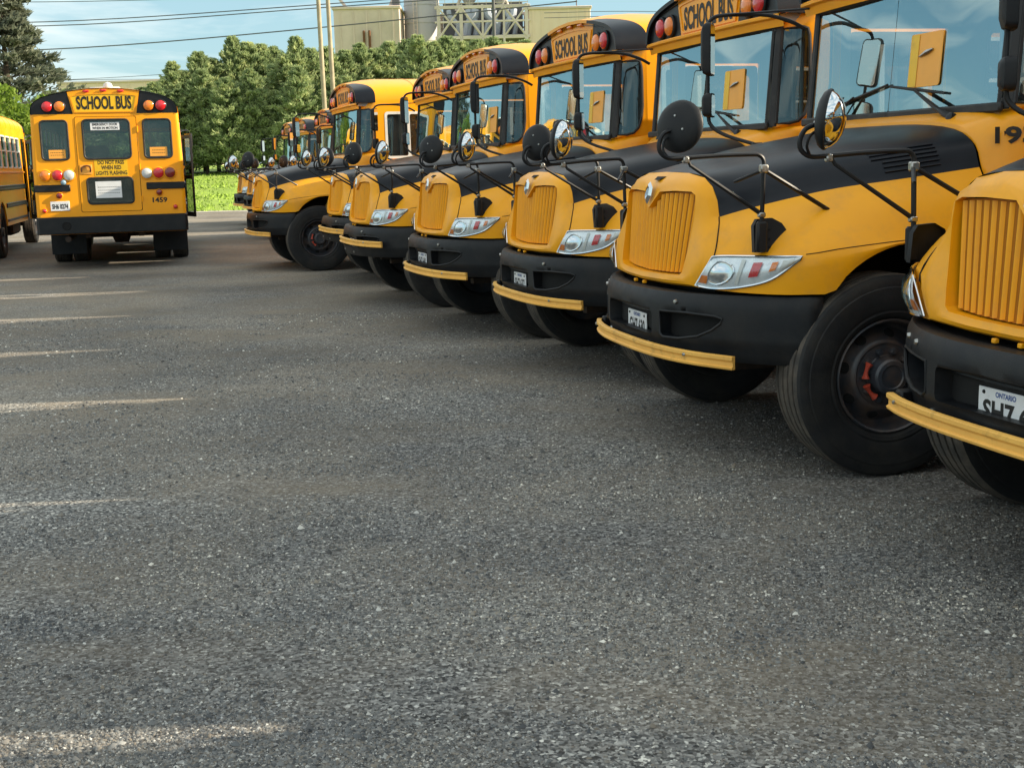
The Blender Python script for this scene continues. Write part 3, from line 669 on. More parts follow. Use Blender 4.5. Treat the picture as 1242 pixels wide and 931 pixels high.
def make_door_mirror(bus):
    o = empty('door_mirror', (-.14, -1.35, 2.0)); o.parent = bus
    def part(mb, name, m):
        mb.v = [(x + .14, y + 1.35, z - 2.0) for x, y, z in mb.v]; return mb.build(name, m, o)
    fr = catmull([(-.685, -1.145, 2.395), (-.60, -1.18, 2.445), (-.47, -1.25, 2.492), (-.30, -1.33, 2.505), (-.17, -1.365, 2.500), (-.115, -1.375, 2.465), (-.105, -1.375, 2.40), (-.105, -1.375, 2.10), (-.105, -1.37, 1.88), (-.125, -1.355, 1.79), (-.20, -1.28, 1.725), (-.33, -1.13, 1.665)], 4)
    part(MB().tube([tuple(p) for p in fr], .013, 8), 'frame', 'black_paint')
    part(MB().tube([(-.69, -1.09, 2.515), (-.50, -1.20, 2.512), (-.22, -1.345, 2.508)], .007, 6), 'frame_stay', 'black_paint')
    MBfoot = MB(); MBfoot.box((-.345, -1.11, 1.658), (.07, .05, .03), 0, .008); part(MBfoot, 'foot', 'black_paint')
    n = Vector((-.86, .50, 0)).normalized(); e1 = Vector((n.y, -n.x, 0)); e2 = Vector((0, 0, 1))
    def head(c, w, h, nm):
        c = Vector(c); mb = MB(); rows = []
        for sc_, d in ((1.0, .0), (1.0, -.03), (.93, -.052), (.7, -.066), (.0, -.072)):
            rows.append([tuple(c + e1 * (p[0] * sc_) + e2 * (p[1] * sc_) + n * d) for p in rrect(-w / 2, w / 2, -h / 2, h / 2, .032) + [rrect(-w / 2, w / 2, -h / 2, h / 2, .032)[0]]])
        mb.grid(rows); part(mb, nm, 'black_plastic')
        mg = MB(); q = rrect(-w / 2 + .01, w / 2 - .01, -h / 2 + .01, h / 2 - .01, .026); mg.poly([tuple(c + e1 * p[0] + e2 * p[1] + n * .003) for p in q]); mg.poly([tuple(c + e1 * p[0] * 1.05 + e2 * p[1] * 1.04 + n * .001) for p in q]); mg.m = [0, 1]
        mg.v = [(x + .14, y + 1.35, z - 2.0) for x, y, z in mg.v]; mg.build(nm + '_glass', ['mirror_glass', 'black_plastic'], o)
    head((-.125, -1.345, 2.285), .19, .335, 'flat_mirror'); head((-.130, -1.345, 1.925), .165, .155, 'convex_mirror')
    return o

def make_wiper(bus, piv, b0, b1, arm_to):
    o = empty('wiper', piv); o.parent = bus
    def part(mb, name, m):
        mb.v = [(x - piv[0], y - piv[1], z - piv[2]) for x, y, z in mb.v]; return mb.build(name, m, o)
    part(MB().tube([b0, tuple((np.array(b0) + b1) / 2 + np.array((.004, 0, 0))), b1], [.007, .009, .007], 6), 'blade', 'black_plastic')
    a = np.array(arm_to); p = np.array(piv)
    part(MB().tube([tuple(p), tuple(p * .6 + a * .4 + np.array((.02, 0, 0))), tuple(a + np.array((.018, 0, 0)))], [.022, .012, .007], 6), 'arm', 'black_plastic')
    part(MB().tube([tuple(p + np.array((0, -.03, .02))), tuple(a * .85 + p * .15 + np.array((.02, -.05, .03)))], .005, 5), 'arm_link', 'black_plastic')
    cp = MB(); cp.lathe([(.03, -.01), (.028, .02), (.0, .03)], piv, (1, 0, .4), 10); part(cp, 'pivot', 'black_plastic')

def lamp(parent, c, n, r, m, name, bez='black_plastic', visor=False):
    c, n = Vector(c), Vector(n)
    b = MB(); b.lathe([(r * 1.22, -.004), (r * 1.22, .016), (r * 1.08, .024), (r * 1.0, .02)], c, n, 24); o = b.build(name, bez, parent)
    q = MB(); q.lathe([(r, .016), (r * .97, .030), (r * .8, .042), (r * .45, .050), (0, .053)], c, n, 24); q.build('lens', m, o)
    if visor:
        v = MB(); e1 = Vector((0, 1, 0)); up_ = Vector((0, 0, 1)); rows = []
        for a in np.linspace(rad(10), rad(170), 12): rows.append([tuple(c + (e1 * math.cos(a) + up_ * math.sin(a)) * r * 1.2), tuple(c + (e1 * math.cos(a) + up_ * math.sin(a)) * r * 1.22 + n * (.03 + .05 * math.sin(a)))])
        v.grid(rows).build('visor', bez, o)
    return o

def make_cap(bus, f, dr, k, red_m, name):
    """Sign board, black lamp panels and lamps under the roof edge; dr = +1 front, -1 rear."""
    zb = 2.555
    fn = lambda a, b, d: (f - dr * d, a, b)
    arc = [(l, roof_z(l, k) - .012) for l in np.linspace(.575, 1.15, 14)]
    o = None
    top = [(l, roof_z(l, k) - .012) for l in np.linspace(.57, -.57, 13)]
    mb = MB(); panel(mb, [(-.50, zb), (.50, zb)] + top, [], fn, .03, (.2, .2)); o = mb.build(name, 'bus_yellow', bus)
    h1 = roof_z(.55, k) - .075
    brd = [(-.475, zb + .025), (.475, zb + .025), (.535, h1 - .01)] + [(l, h1 + .028 * (1 - (l / .5) ** 2)) for l in np.linspace(.48, -.48, 9)] + [(-.535, h1 - .01)]
    fnb = lambda a, b, d: (f + dr * (.012 - d), a, b)
    inner = [(p[0] * .955, zb + .025 + .018 + (p[1] - zb - .025) * .90) for p in brd]
    m2 = MB(); panel(m2, brd, [inner], fnb, .014, None); m2.build('board_frame', 'bus_yellow', o)
    m3 = MB(); panel(m3, inner, [], lambda a, b, d: (f + dr * (.004 - d), a, b), 0, None); m3.build('sign_board', 'sign_yellow' if dr < 0 else 'bus_yellow', o)
    th = .205 if dr < 0 else .175; tz = 2.735 if dr < 0 else 2.690
    tm = MB(); text(tm, 'SCHOOL BUS', .87, th * 1.06, lambda a, b: (f + dr * .0068, (-a if dr < 0 else a) * 1.0, tz + b)); tm.build('sign_letters', 'letter_black', o, recalc=False)
    for sg in (1, -1):
        pn = [(sg * .505, zb), (sg * 1.163, zb)] + [(sg * a, b) for a, b in arc[::-1]] + [(sg * .58, arc[0][1])]
        q = MB(); panel(q, pn, [], fn, .03, (.15, .1)); bp = q.build('lamp_panel', 'black_paint', bus)
        zl = 2.663 if dr > 0 else 2.68
        for l, m in ((.688 if dr > 0 else .705, 'lens_amber'), (.872 if dr > 0 else .897, 'lens_red')):
            lamp(bp, (f + dr * .004, sg * l, zl), (dr, 0, 0), .076 if dr > 0 else .083, m, 'warning_lamp', visor=False)
    for l in (-.272, 0, .272):
        z = roof_z(l, k) - .045
        q = MB(); q.box((f + dr * .016, l, z), (.03, .105, .036), 0, .012); q.build('marker_lamp', red_m, bus)
    return o

def make_bus():
    bus = empty('school_bus')
    hood, rows = make_hood(bus)
    make_headlights(bus, rows)
    make_bumper(bus)
    make_arm(bus)
    for sg in (1, -1): make_fender_mirror(bus, sg)
    make_door_mirror(bus)
    for l in (1.05, -1.05): make_wheel(bus, 0, l)
    for l in (1.05, .72, -1.05, -.72): make_wheel(bus, -5.70, l, 'rear_wheel', True)
    # wheel wells, engine bay, chassis
    ww = MB()
    for sg in (1, -1):
        rw = []
        for a in np.linspace(rad(20), rad(165), 14): rw.append([(-.12 + .56 * math.cos(a), sg * 1.15, .60 + .56 * math.sin(a)), (-.12 + .56 * math.cos(a), sg * .62, .60 + .56 * math.sin(a))])
        ww.grid(rw)
    ww.box((.20, 0, .95), (.95, 1.16, .62)); ww.build('engine_bay', 'black_void', bus)
    ch = MB()
    for sg in (1, -1):
        ch.box((-3.65, sg * .43, .62), (8.6, .09, .20)); ch.box((.0, sg * .5, .50), (1.1, .09, .05)); ch.tube([(-.25, sg * .62, .62), (.1, sg * .7, .9)], .03)
    ch.tube([(0, -.95, .46), (0, .95, .46)], .055); ch.tube([(-5.7, -.95, .50), (-5.7, .95, .50)], .08); ch.lathe([(.0, -.2), (.19, -.12), (.19, .12), (0, .2)], (-5.7, 0, .5), (0, 1, 0), 14)
    ch.tube([(-7.0, .74, .52), (-8.18, .74, .52)], .05); ch.box((-3.0, -.85, .52), (1.4, .5, .35), 0, .05); ch.tube([(-.2, .3, .55), (-5.7, 0, .52)], .05)
    ch.build('chassis', 'chassis', bus)
    fl = MB(); fl.box((-4.4, 0, .93), (7.5, 2.3, .10)); fl.box((-4.4, 0, .68), (7.5, 2.2, .06)); fl.box((-.66, 0, 1.15), (.05, 2.2, 1.05)); fl.build('floor_pan', 'black_void', bus)
    # cowl behind the hood
    hr = rows[-1]
    hj = [hr[j] for j in (0, 3, 6, 9, 12, 15, 18)] + [np.array((-.575, 1.185, 1.0)), np.array((-.60, 1.185, .62))]
    ringA = [p + np.array((-.012, .004 if p[1] > .1 else 0, -.02 if k == 0 or k == 1 else -.012)) for k, p in enumerate(hj)]
    ringA2 = [p + np.array((-.016, .016 if p[1] > .1 else 0, .016)) for p in hj]
    kk = [(0, 1.785), (.48, 1.785), (.93, 1.775), (1.075, 1.715), (1.125, 1.58), (1.150, 1.38), (1.185, 1.17), (1.195, .98), (1.198, .60)]
    ringB = [np.array((-.615 - .03 * (l / 1.1) ** 2, l, z)) for l, z in kk]
    ringC = [np.array((-.72, l * 1.0, z + .01)) for l, z in kk[:3]] + [np.array((-.80, l, z)) for l, z in ((1.172, 1.78), (1.185, 1.60), (1.192, 1.40), (1.197, 1.18), (1.199, .98), (1.20, .60))]
    ringD = [np.array((-.95, l * 1.0, z + .01)) for l, z in kk[:3]] + [np.array((-.952, l, z)) for l, z in ((1.199, 1.80), (1.2, 1.60), (1.2, 1.40), (1.2, 1.18), (1.2, .98), (1.20, .60))]
    cw = MB(); cw.grid([[tuple(p) for p in catmull(r, 3)] for r in (ringA, ringA2, ringA2, ringB, ringC, ringD)])
    cw = MB()._j(cw)._j(cw.mirror()); cw.build('cowl', 'bus_yellow', bus, angle=40)
    # sides
    ws = [(-2.05 - .765 * k - .655, -2.05 - .765 * k) for k in range(8)]
    arch = [(-5.70 + .57 * math.cos(a), .52 + .57 * math.sin(a)) for a in np.linspace(rad(8.0), rad(172.0), 14)]
    def side(sg, door):
        fn = lambda a, b, d: (a, sg * (side_l(b) - d), b)
        outer = [(-.952, 2.56), (-.952, 1.79), (-.952, .60)] + ([(-1.02, .60), (-1.02, 2.40), (-1.74, 2.40), (-1.74, .60)] if door else []) + arch_pts + [(-8.14, .60), (-8.14, 1.65), (-8.14, 2.56)]
        outer = [p for p in outer]
        holes = [rrect(a, b, 1.74, 2.40, .05) for a, b in ws]
        if not door: holes.append(rrect(-1.86, -1.10, 1.70, 2.42, .05))
        mb = MB(); panel(mb, outer, holes, fn, .035, (.5, .24), 0, 1)
        mb.build('side_wall', ['bus_yellow', 'liner'], bus, angle=30)
        for a, b in ws + ([] if door else [(-1.86, -1.10)]):
            z0, z1 = (1.74, 2.40) if a > -9 and (a, b) != (-1.86, -1.10) else (1.70, 2.42)
            w = MB(); ot = rrect(a, b, z0, z1, .05); mid = (z0 + z1) / 2 + .02
            if (a, b) == (-1.86, -1.10): hs = [rrect(a + .04, (a + b) / 2 - .02, z0 + .04, z1 - .04, .03), rrect((a + b) / 2 + .02, b - .04, z0 + .04, z1 - .04, .03)]
            else: hs = [rrect(a + .028, b - .028, z0 + .028, mid - .014, .03), rrect(a + .028, b - .028, mid + .014, z1 - .028, .03)]
            fw = lambda p, q, d: (p, sg * (side_l(q) - d + .004), q)
            panel(w, ot, hs, fw, .03, None, 0)
            for h in hs: panel(w, h, [], lambda p, q, d: (p, sg * (side_l(q) - .016), q), 0, None, 1)
            w.build('driver_window' if z0 < 1.72 else 'side_window', ['white_paint', 'side_glass'], bus)
        for z, hgt in ((1.66, .045), (1.35, .11), (1.00, .10), (.70, .05)):
            f0 = -1.80 if door else -.99
            for f0, f1 in ((f0, -8.13),) if z > 1.15 else ((f0, -5.08), (-6.32, -8.13)):
                rows_ = []
                for ff in (f0, f1): rows_.append([(ff, sg * (1.199 + u), z + v * hgt) for u, v in ((0, -.5), (.018, -.35), (.022, -.1), (.016, 0), (.022, .1), (.018, .35), (0, .5))])
                r = MB().grid(rows_); r.poly(rows_[0]); r.poly(rows_[1]); r.build('rub_rail', 'black_paint' if z < 1.6 else 'bus_yellow', bus, angle=20)
    arch_pts = arch
    side(1, False); side(-1, True)
    # rounded rear corners and rear wall
    cn = MB()
    for sg in (1, -1):
        rw = []
        for z in (.60, 1.65, 2.2, 2.56): rw.append([(-8.14 - .06 * math.sin(a), sg * (side_l(z) - .06 + .06 * math.cos(a)), z) for a in np.linspace(0, math.pi / 2, 7)])
        cn.grid(rw)
    cn.build('rear_corner', 'bus_yellow', bus)
    fr = lambda a, b, d: (F_REAR + d, a, b)
    wl_, wr_ = rrect(.612, 1.032, 1.825, 2.455, .06), rrect(-1.032, -.590, 1.825, 2.455, .06)
    dw = rrect(-.49, .49, .955, 2.515, .03)
    mb = MB(); panel(mb, [(-1.14, .60), (1.14, .60), (1.14, 1.65), (1.112, 2.56), (-1.112, 2.56), (-1.14, 1.65)], [wl_, wr_, dw], fr, .04, (.4, .4), 0, 1); rear = mb.build('rear_wall', ['bus_yellow', 'liner'], bus)
    dr_ = rrect(-.482, .482, .963, 2.507, .03); w1, w2 = rrect(-.37, .372, 1.825, 2.462, .07), rrect(-.36, .366, 1.09, 1.512, .06)
    md = MB(); panel(md, dr_, [w1, w2], lambda a, b, d: (F_REAR - .008 + d, a, b), .045, (.3, .3), 0, 1); door = md.build('rear_door', ['bus_yellow', 'liner'], bus)
    for nm, w, pr in (('rear_window', wl_, rear), ('rear_window', wr_, rear), ('door_window', w1, door), ('door_window', w2, door)):
        off = -.012 if pr is door else -.004
        g = MB(); g.tube([fr(a, b, off) for a, b in w], .016, 6, 0, closed=True); panel(g, w, [], lambda a, b, d: fr(a, b, .012), 0, None, 1)
        g.build(nm, ['weather_seal', 'side_glass'], pr)
    # window notices, all flat print
    def notice(name, a0, a1, b0, b1, m, lines, d, m2='letter_black'):
        q = MB(); q.box((F_REAR + d, (a0 + a1) / 2, (b0 + b1) / 2), (.004, abs(a1 - a0), b1 - b0), 0); o = q.build(name, m, rear)
        t = MB()
        for txt, cx, cz, w, h in lines: text(t, txt, w, h, lambda a, b: (F_REAR + d - .0028, cx - a, cz + b))
        if lines: t.build('notice_lettering', m2, o, recalc=False)
    notice('window_notice', -.215, .246, 2.292, 2.417, 'plate_white', [('EMERGENCY DOOR', .015, 2.385, .40, .042), ('WHEN IN MOTION', .015, 2.326, .40, .042)], -.0)
    notice('window_notice', -.176, .238, 1.182, 1.457, 'plate_white', [('HOW IS MY DRIVING', .03, 1.42, .36, .028), ('- - - - - - - - - - - -', .03, 1.36, .34, .012), ('- - - - - - - - - - -', .03, 1.31, .34, .012), ('- - - - - - - - - - - -', .03, 1.265, .34, .012), ('416-123-4567', .03, 1.215, .34, .036)][1:4], -.0)
    notice('window_notice', .665, .93, 1.845, 1.985, 'orange_board', [('- - - - - - - -', .80, 1.94, .20, .012), ('- - - - - - -', .80, 1.90, .20, .012)], .004)
    notice('window_notice', -.955, -.675, 1.85, 2.00, 'orange_board', [('- - - - - - - -', -.815, 1.95, .20, .012), ('- - - - - - -', -.815, 1.905, .20, .012)], .004)
    q = MB(); q.box((F_REAR - .0095, -.035, 1.675), (.003, .53, .27)); o = q.build('warning_decal', 'sign_yellow', door)
    t = MB()
    for txt, cz, w in (('DO NOT PASS', 1.765, .42), ('WHEN RED', 1.680, .32), ('LIGHTS FLASHING', 1.592, .50)): text(t, txt, w, .068, lambda a, b: (F_REAR - .0115, -.035 - a, cz + b))
    t.build('decal_lettering', 'letter_black', o, recalc=False)
    hd = MB(); hd.tube(catmull([(F_REAR - .01, .30, 1.62), (F_REAR - .04, .29, 1.66), (F_REAR - .04, .31, 1.71), (F_REAR - .035, .38, 1.715), (F_REAR - .035, .43, 1.68), (F_REAR - .01, .44, 1.62)], 3).tolist(), .014, 6); hd.build('door_handle', 'rust_trim', door); MB().box((F_REAR - .012, .365, 1.655), (.010, .19, .155), 0, .004).build('handle_plate', 'orange_board', door)
    for z in (1.15, 1.68, 2.30): MB().tube([(F_REAR - .012, -.497, z - .05), (F_REAR - .012, -.497, z + .05)], .013, 6).build('door_hinge', 'bus_yellow', door)
    for l, m in ((1.015, 'lens_amber'), (.822, 'lens_red'), (.641, 'lens_clear'), (-.599, 'lens_clear'), (-.788, 'lens_red'), (-.975, 'lens_dark_red')):
        lamp(rear, (F_REAR - .002, l, 1.572), (-1, 0, 0), .085, m, 'tail_lamp', bez='bus_yellow')
    lamp(rear, (F_REAR - .03, .734, 1.455), (-1, 0, 0), .042, 'lens_blue', 'reversing_camera', bez='chrome')
    for l, z, r in ((.819, 1.24, .048), (1.069, 1.0, .034), (-.779, 1.252, .048), (-1.026, 1.005, .034)): lamp(rear, (F_REAR - .002, l, z), (-1, 0, 0), r, 'lens_dark_red' if r > .04 else 'lens_red', 'reflector', bez='bus_yellow')
    for a, b in ((.637, 1.20), (-.578, -1.20)):
        q = MB(); q.box((F_REAR - .012, (a + b) / 2, 1.362), (.026, abs(b - a), .115), 0, .01); q.build('rear_rub_rail', 'black_paint', rear)
    q = MB(); q.box((F_REAR - .01, .82, 1.07), (.012, .30, .155), 0, .003); p = q.build('rear_plate', 'plate_white', rear)
    # rear bumper
    bm_ = MB(); rw = []
    for l, fo in ((-1.215, -.35), (-1.215, -.02), (-1.17, .03), (-.8, .045), (0, .05), (.8, .045), (1.17, .03), (1.215, -.02), (1.215, -.35)):
        rw.append([(F_REAR - fo + u, l * s_, z) for u, z, s_ in ((.03, .885, .99), (0, .89, 1), (-.02, .875, 1), (-.02, .62, 1), (0, .605, 1), (.03, .61, .99))])
    bm_.grid(rw); rbm = bm_.build('rear_bumper', 'black_paint', bus, angle=30)
    q = MB(); q.lathe([(.0, .004), (.058, .004), (.064, .012), (.072, .0)], (F_REAR - .075, .739, .744), (-1, 0, 0), 20); q.build('exhaust_opening', 'black_void', rbm)
    for sg in (1, -1): MB().box((-6.42, sg * .88, .42), (.02, .60, .50), 0, .005).build('mud_flap', 'black_plastic', bus)
    # roof, inner liner
    fs = [-.655, -.69, -.75, -.82, -.90, -1.04, -1.15, -1.6] + list(np.linspace(-2.4, -7.9, 9)) + [-8.02, -8.10, -8.16, -8.20, -8.215]
    full = [(l, z) for l, z in RPF] + [(-l, z) for l, z in RPF[-2::-1]]
    def sec(f, d=0):
        out_ = []
        for l, z in full:
            ff = f
            if f > -1.1:   # the painted corner sweeps back towards the gutter
                e = .045 + .27 * min(max((abs(l) - .54) / .60, 0), 1) ** .75; t_ = (-.655 - f) / .245
                ff = -.655 - e * t_ if t_ <= 1 else -.655 - e - (.495 - e) * (t_ - 1) / 1.0204
            out_.append((ff, l * (1 - d * .8), 2.56 + (z - 2.56) * roof_k(ff) - d))
        return out_
    nprof = len(full)
    def rmat(i, j):
        f = (fs[i] + fs[i + 1]) / 2; l = abs((full[j][0] + full[j + 1][0]) / 2)
        return 1 if l > .57 and (f > -.90 or f < -8.12) else 0
    rf = MB(); rf.grid([sec(f) for f in fs], mfn=rmat)
    rf.grid([sec(-.655), [(p[0] - .002, p[1] * .975, p[2] - .028 if p[2] > 2.6 else p[2]) for p in sec(-.655)], [(p[0] - .05, p[1] * .975, p[2] - .028 if p[2] > 2.6 else p[2]) for p in sec(-.655)]], mfn=lambda i, j: 1 if abs(full[j][0]) > .57 else 0)
    roof = rf.build('roof', ['bus_yellow', 'hood_black'], bus, angle=35)
    ln = MB(); ln.grid([sec(f, .05) for f in fs[1:-2]]); ln.build('ceiling', 'liner', bus)
    for k in range(9):
        f = -1.62 - k * .765; q = MB(); q.tube([(p[0], p[1] * 1.001, p[2] + .001) for p in sec(f)], .006, 4); q.build('roof_seam', 'bus_yellow', roof)
    h = MB(); h.box((-7.3, 0, 3.0), (.5, .5, .06), 0, .02); h.build('roof_hatch', 'white_paint', roof)
    sl = MB(); sl.lathe([(.085, 0), (.085, .03), (.06, .09), (0, .115)], (-7.75, -.06, 2.985), (0, 0, 1), 16); sl.build('strobe_lamp', 'lens_clear', roof)
    make_cap(bus, -.69, 1, roof_k(-.66), 'lens_amber', 'front_sign')
    make_cap(bus, F_REAR, -1, roof_k(-8.2), 'lens_red', 'rear_sign')
    # visor ledge under the front sign
    vz = MB(); rw = []
    for l in np.linspace(-1.165, 1.165, 25):
        cf = -.645 - .05 * (abs(l) / 1.165) ** 4
        rw.append([(cf - .06, l, 2.562), (cf + .018, l, 2.558), (cf + .030, l, 2.548), (cf + .028, l, 2.532), (cf, l, 2.520), (cf - .012, l, 2.470)])
    vz.grid(rw); vz.build('visor_ledge', 'bus_yellow', bus, angle=30)
    # windscreen
    def wf(l, z):
        base = -.635 - .035 * (l / 1.05) ** 2; return base - .055 * (z - 1.80) / .67
    bot, top_ = 1.805, 2.475
    frame = MB(); panes = []
    for sg in (1, -1):
        ot = rrect(.0025, 1.035, bot, top_, .03)
        w = MB(); panel(w, [(sg * a, b) for a, b in ot], [], lambda a, b, d: (wf(a, b), a, b), 0, (.13, .2)); w.build('windshield', 'windshield_glass', bus, angle=80)
        frame.tube([(wf(a, b) + .004, sg * a, b) for a, b in [p for p in ot if p[0] > .1]], .014, 6)
        frame.tube([(wf(a, top_) + .004, sg * a, top_) for a in np.linspace(0, 1.0, 8)], .013, 6)
        frame.box((wf(.52, bot) + .006, sg * .52, bot - .012), (.03, 1.08, .05), 0, .01)
        # pillar
        rw = [[(wf(1.03, z) + .006, sg * 1.030, z), (wf(1.03, z) + .010, sg * 1.05, z), (wf(1.03, z) - .012, sg * (1.082 - .01 * (z > 2.2)), z), (wf(1.03, z) - .03, sg * (1.086 - .01 * (z > 2.2)), z)] for z in (1.79, 2.1, 2.50)]
        frame.grid(rw)
        # corner glass
        def qf(a, b, d=0):   # a: 0 at pillar, 1 at the rear edge
            l0 = 1.078 - .018 * (b - 1.8) / .67; l1 = side_l(b); t = a
            f0 = wf(1.03, b) - .022
            return (f0 + (-.905 - f0) * t, sg * (l0 + (l1 - l0) * max(0.0, math.sin(t * math.pi / 2)) ** .9 - d), b)
        qo = [(0.02, 2.46), (0.02, 1.81), (.35, 1.81), (.60, 1.825), (.80, 1.87), (.93, 1.95), (1.0, 2.06), (1.0, 2.32), (.97, 2.41), (.88, 2.455), (.7, 2.465)]
        g = MB(); panel(g, qo, [], qf, 0, (.2, .15)); g.build('corner_window', 'side_glass', bus, angle=80)
        frame.tube([qf(a, b, -.003) for a, b in qo], .013, 6, closed=True)
        # yellow corner post surround
        out_q = [(-.02, 2.56), (-.02, 1.785), (1.22, 1.785), (1.22, 2.56)]
        y = MB(); panel(y, out_q, [qo], lambda a, b, d: qf(min(a, 1.0), b, .004 + d) if a <= 1 else (qf(1.0, b)[0] + (-.955 - qf(1.0, b)[0]) * (a - 1) / .22, sg * (side_l(b)), b), .02, (.2, .2), 0); y.build('corner_post', 'bus_yellow', bus, angle=40)
    frame.build('windshield_frame', 'weather_seal', bus)
    make_wiper(bus, (-.585, .715, 1.752), (wf(.02, 1.955) + .016, .03, 1.955), (wf(.56, 1.89) + .016, .565, 1.888), (wf(.32, 1.92) + .014, .30, 1.920))
    make_wiper(bus, (-.585, -.715, 1.752), (wf(.6, 1.88) + .016, -.60, 1.872), (wf(0, 1.967) + .016, -.005, 1.967), (wf(.3, 1.92) + .014, -.36, 1.915))
    # inside
    ds = MB(); ds.box((-.86, 0, 1.66), (.36, 2.1, .30), 0, .06); ds.box((-.80, .55, 1.82), (.2, .5, .06), 0, .03); ds.build('dashboard', 'black_plastic', bus)
    sw = MB(); n_ = Vector((-.5, 0, .86)).normalized(); e1 = Vector((0, 1, 0)); e2 = n_.cross(e1); c = Vector((-1.12, .55, 1.78))
    sw.tube([tuple(c + (e1 * math.cos(a) + e2 * math.sin(a)) * .23) for a in np.linspace(0, 2 * math.pi, 24, endpoint=False)], .016, 6, closed=True); sw.tube([tuple(c + e1 * .23), tuple(c - e1 * .23)], .014, 6); sw.tube([tuple(c), tuple(c - n_ * .3)], .03, 6); sw.build('steering_wheel', 'black_plastic', bus)
    st = MB(); st.box((-1.55, .55, 1.42), (.5, .5, .14), 0, .05); st.box((-1.80, .55, 1.80), (.12, .48, .75), 0, .05); st.build('driver_seat', 'seat_vinyl', bus)
    for l in (-.42, -.55): MB().tube([(-1.75, l, 1.0), (-1.75, l, 2.7)], .018, 6).build('grab_pole', 'white_paint', bus)
    for k in range(8):
        for sg in (1, -1):
            q = MB(); f = -2.45 - k * .70
            q.box((f, sg * .66, 1.62), (.10, .92, .62), 0, .045); q.box((f + .26, sg * .66, 1.36), (.42, .92, .12), 0, .04); q.build('passenger_seat', 'seat_vinyl', bus)
    # entrance door, closed
    return bus
def make_windshield_panel(bus, l0):
    """Orange panel added on the windshield for an unidentified shape, with stripe and steel bar."""
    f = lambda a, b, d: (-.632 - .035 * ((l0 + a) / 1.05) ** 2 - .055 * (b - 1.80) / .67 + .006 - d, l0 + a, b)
    o = MB(); panel(o, rrect(0, .30, 1.935, 2.222, .018), [], f, .005, (.08, .1)); o = o.build('windshield_panel', 'orange_board', bus)
    q = MB(); panel(q, [(.008, 1.94), (.085, 1.94), (.085, 2.217), (.008, 2.217)], [], lambda a, b, d: (f(a, b, d)[0] + .003, l0 + a, b), 0, None); q.build('panel_stripe', 'sign_yellow', o)
    MB().tube([(f(.10, 2.10, 0)[0] + .006, l0 + .10, 2.098), (f(.17, 2.11, 0)[0] + .008, l0 + .175, 2.118), (f(.22, 2.12, 0)[0] + .006, l0 + .225, 2.130)], [.004, .013, .006], 6).build('panel_bar', 'steel', o)
def make_entry_door(bus, is_open):
    """Black framed two-pane entrance leaf on the bus's right side."""
    o = MB(); w = .70
    out = rrect(0, w, .0, 1.78, .03); hs = [rrect(.06, w - .06, .10, .82, .04), rrect(.06, w - .06, .90, 1.70, .04)]
    panel(o, out, hs, lambda a, b, d: (-a, -d, b), .035, None, 0)
    for h in hs: panel(o, h, [], lambda a, b, d: (-a, -.017, b), 0, None, 1)
    d = o.build('entrance_door', ['black_paint', 'side_glass'], bus)
    d.location = (-1.03, -1.165, .60)
    if is_open: d.location = (-1.03, -1.20, .60); d.rotation_euler = (0, 0, rad(15))
    return d
def make_plate(bus, txt, prov='ONTARIO'):
    q = MB(); q.box((.893, .004, .676), (.006, .30, .152), 0, .002); o = q.build('licence_plate', 'plate_white', bus)
    t = MB(); text(t, txt, .245, .078, lambda a, b: (.8968, .004 + a, .672 + b)); t.build('plate_number', 'letter_black', o, recalc=False)
    t = MB(); text(t, prov, .11, .020, lambda a, b: (.8968, .004 + a, .733 + b)); t.build('plate_heading', 'plate_blue', o, recalc=False)
    b = MB()
    for l in (-.115, .122): b.lathe([(.008, 0), (.006, .004), (0, .005)], (.896, l, .734), (1, 0, 0), 8)
    b.build('plate_bolt', 'black_void', o)
def make_fleet_number(bus, txt):
    t = MB()
    if txt == '1459':
        text(t, txt, .24, .085, lambda a, b: (F_REAR - .0025, -.78 - a, 1.124 + b)); t.build('fleet_number', 'letter_black', bus, recalc=False)
    else:
        def fn(a, b):
            f = -.672 - a; l = float(np.interp(-f, [.55, .62, .70, .80, .95], [1.090, 1.105, 1.142, 1.182, 1.2])) ; z = 1.655 + b
            return (f, l + .006 - max(0, (z - 1.66)) * .12, z)
        text(t, txt, .185, .085, fn); t.build('fleet_number', 'letter_black', bus, recalc=False)

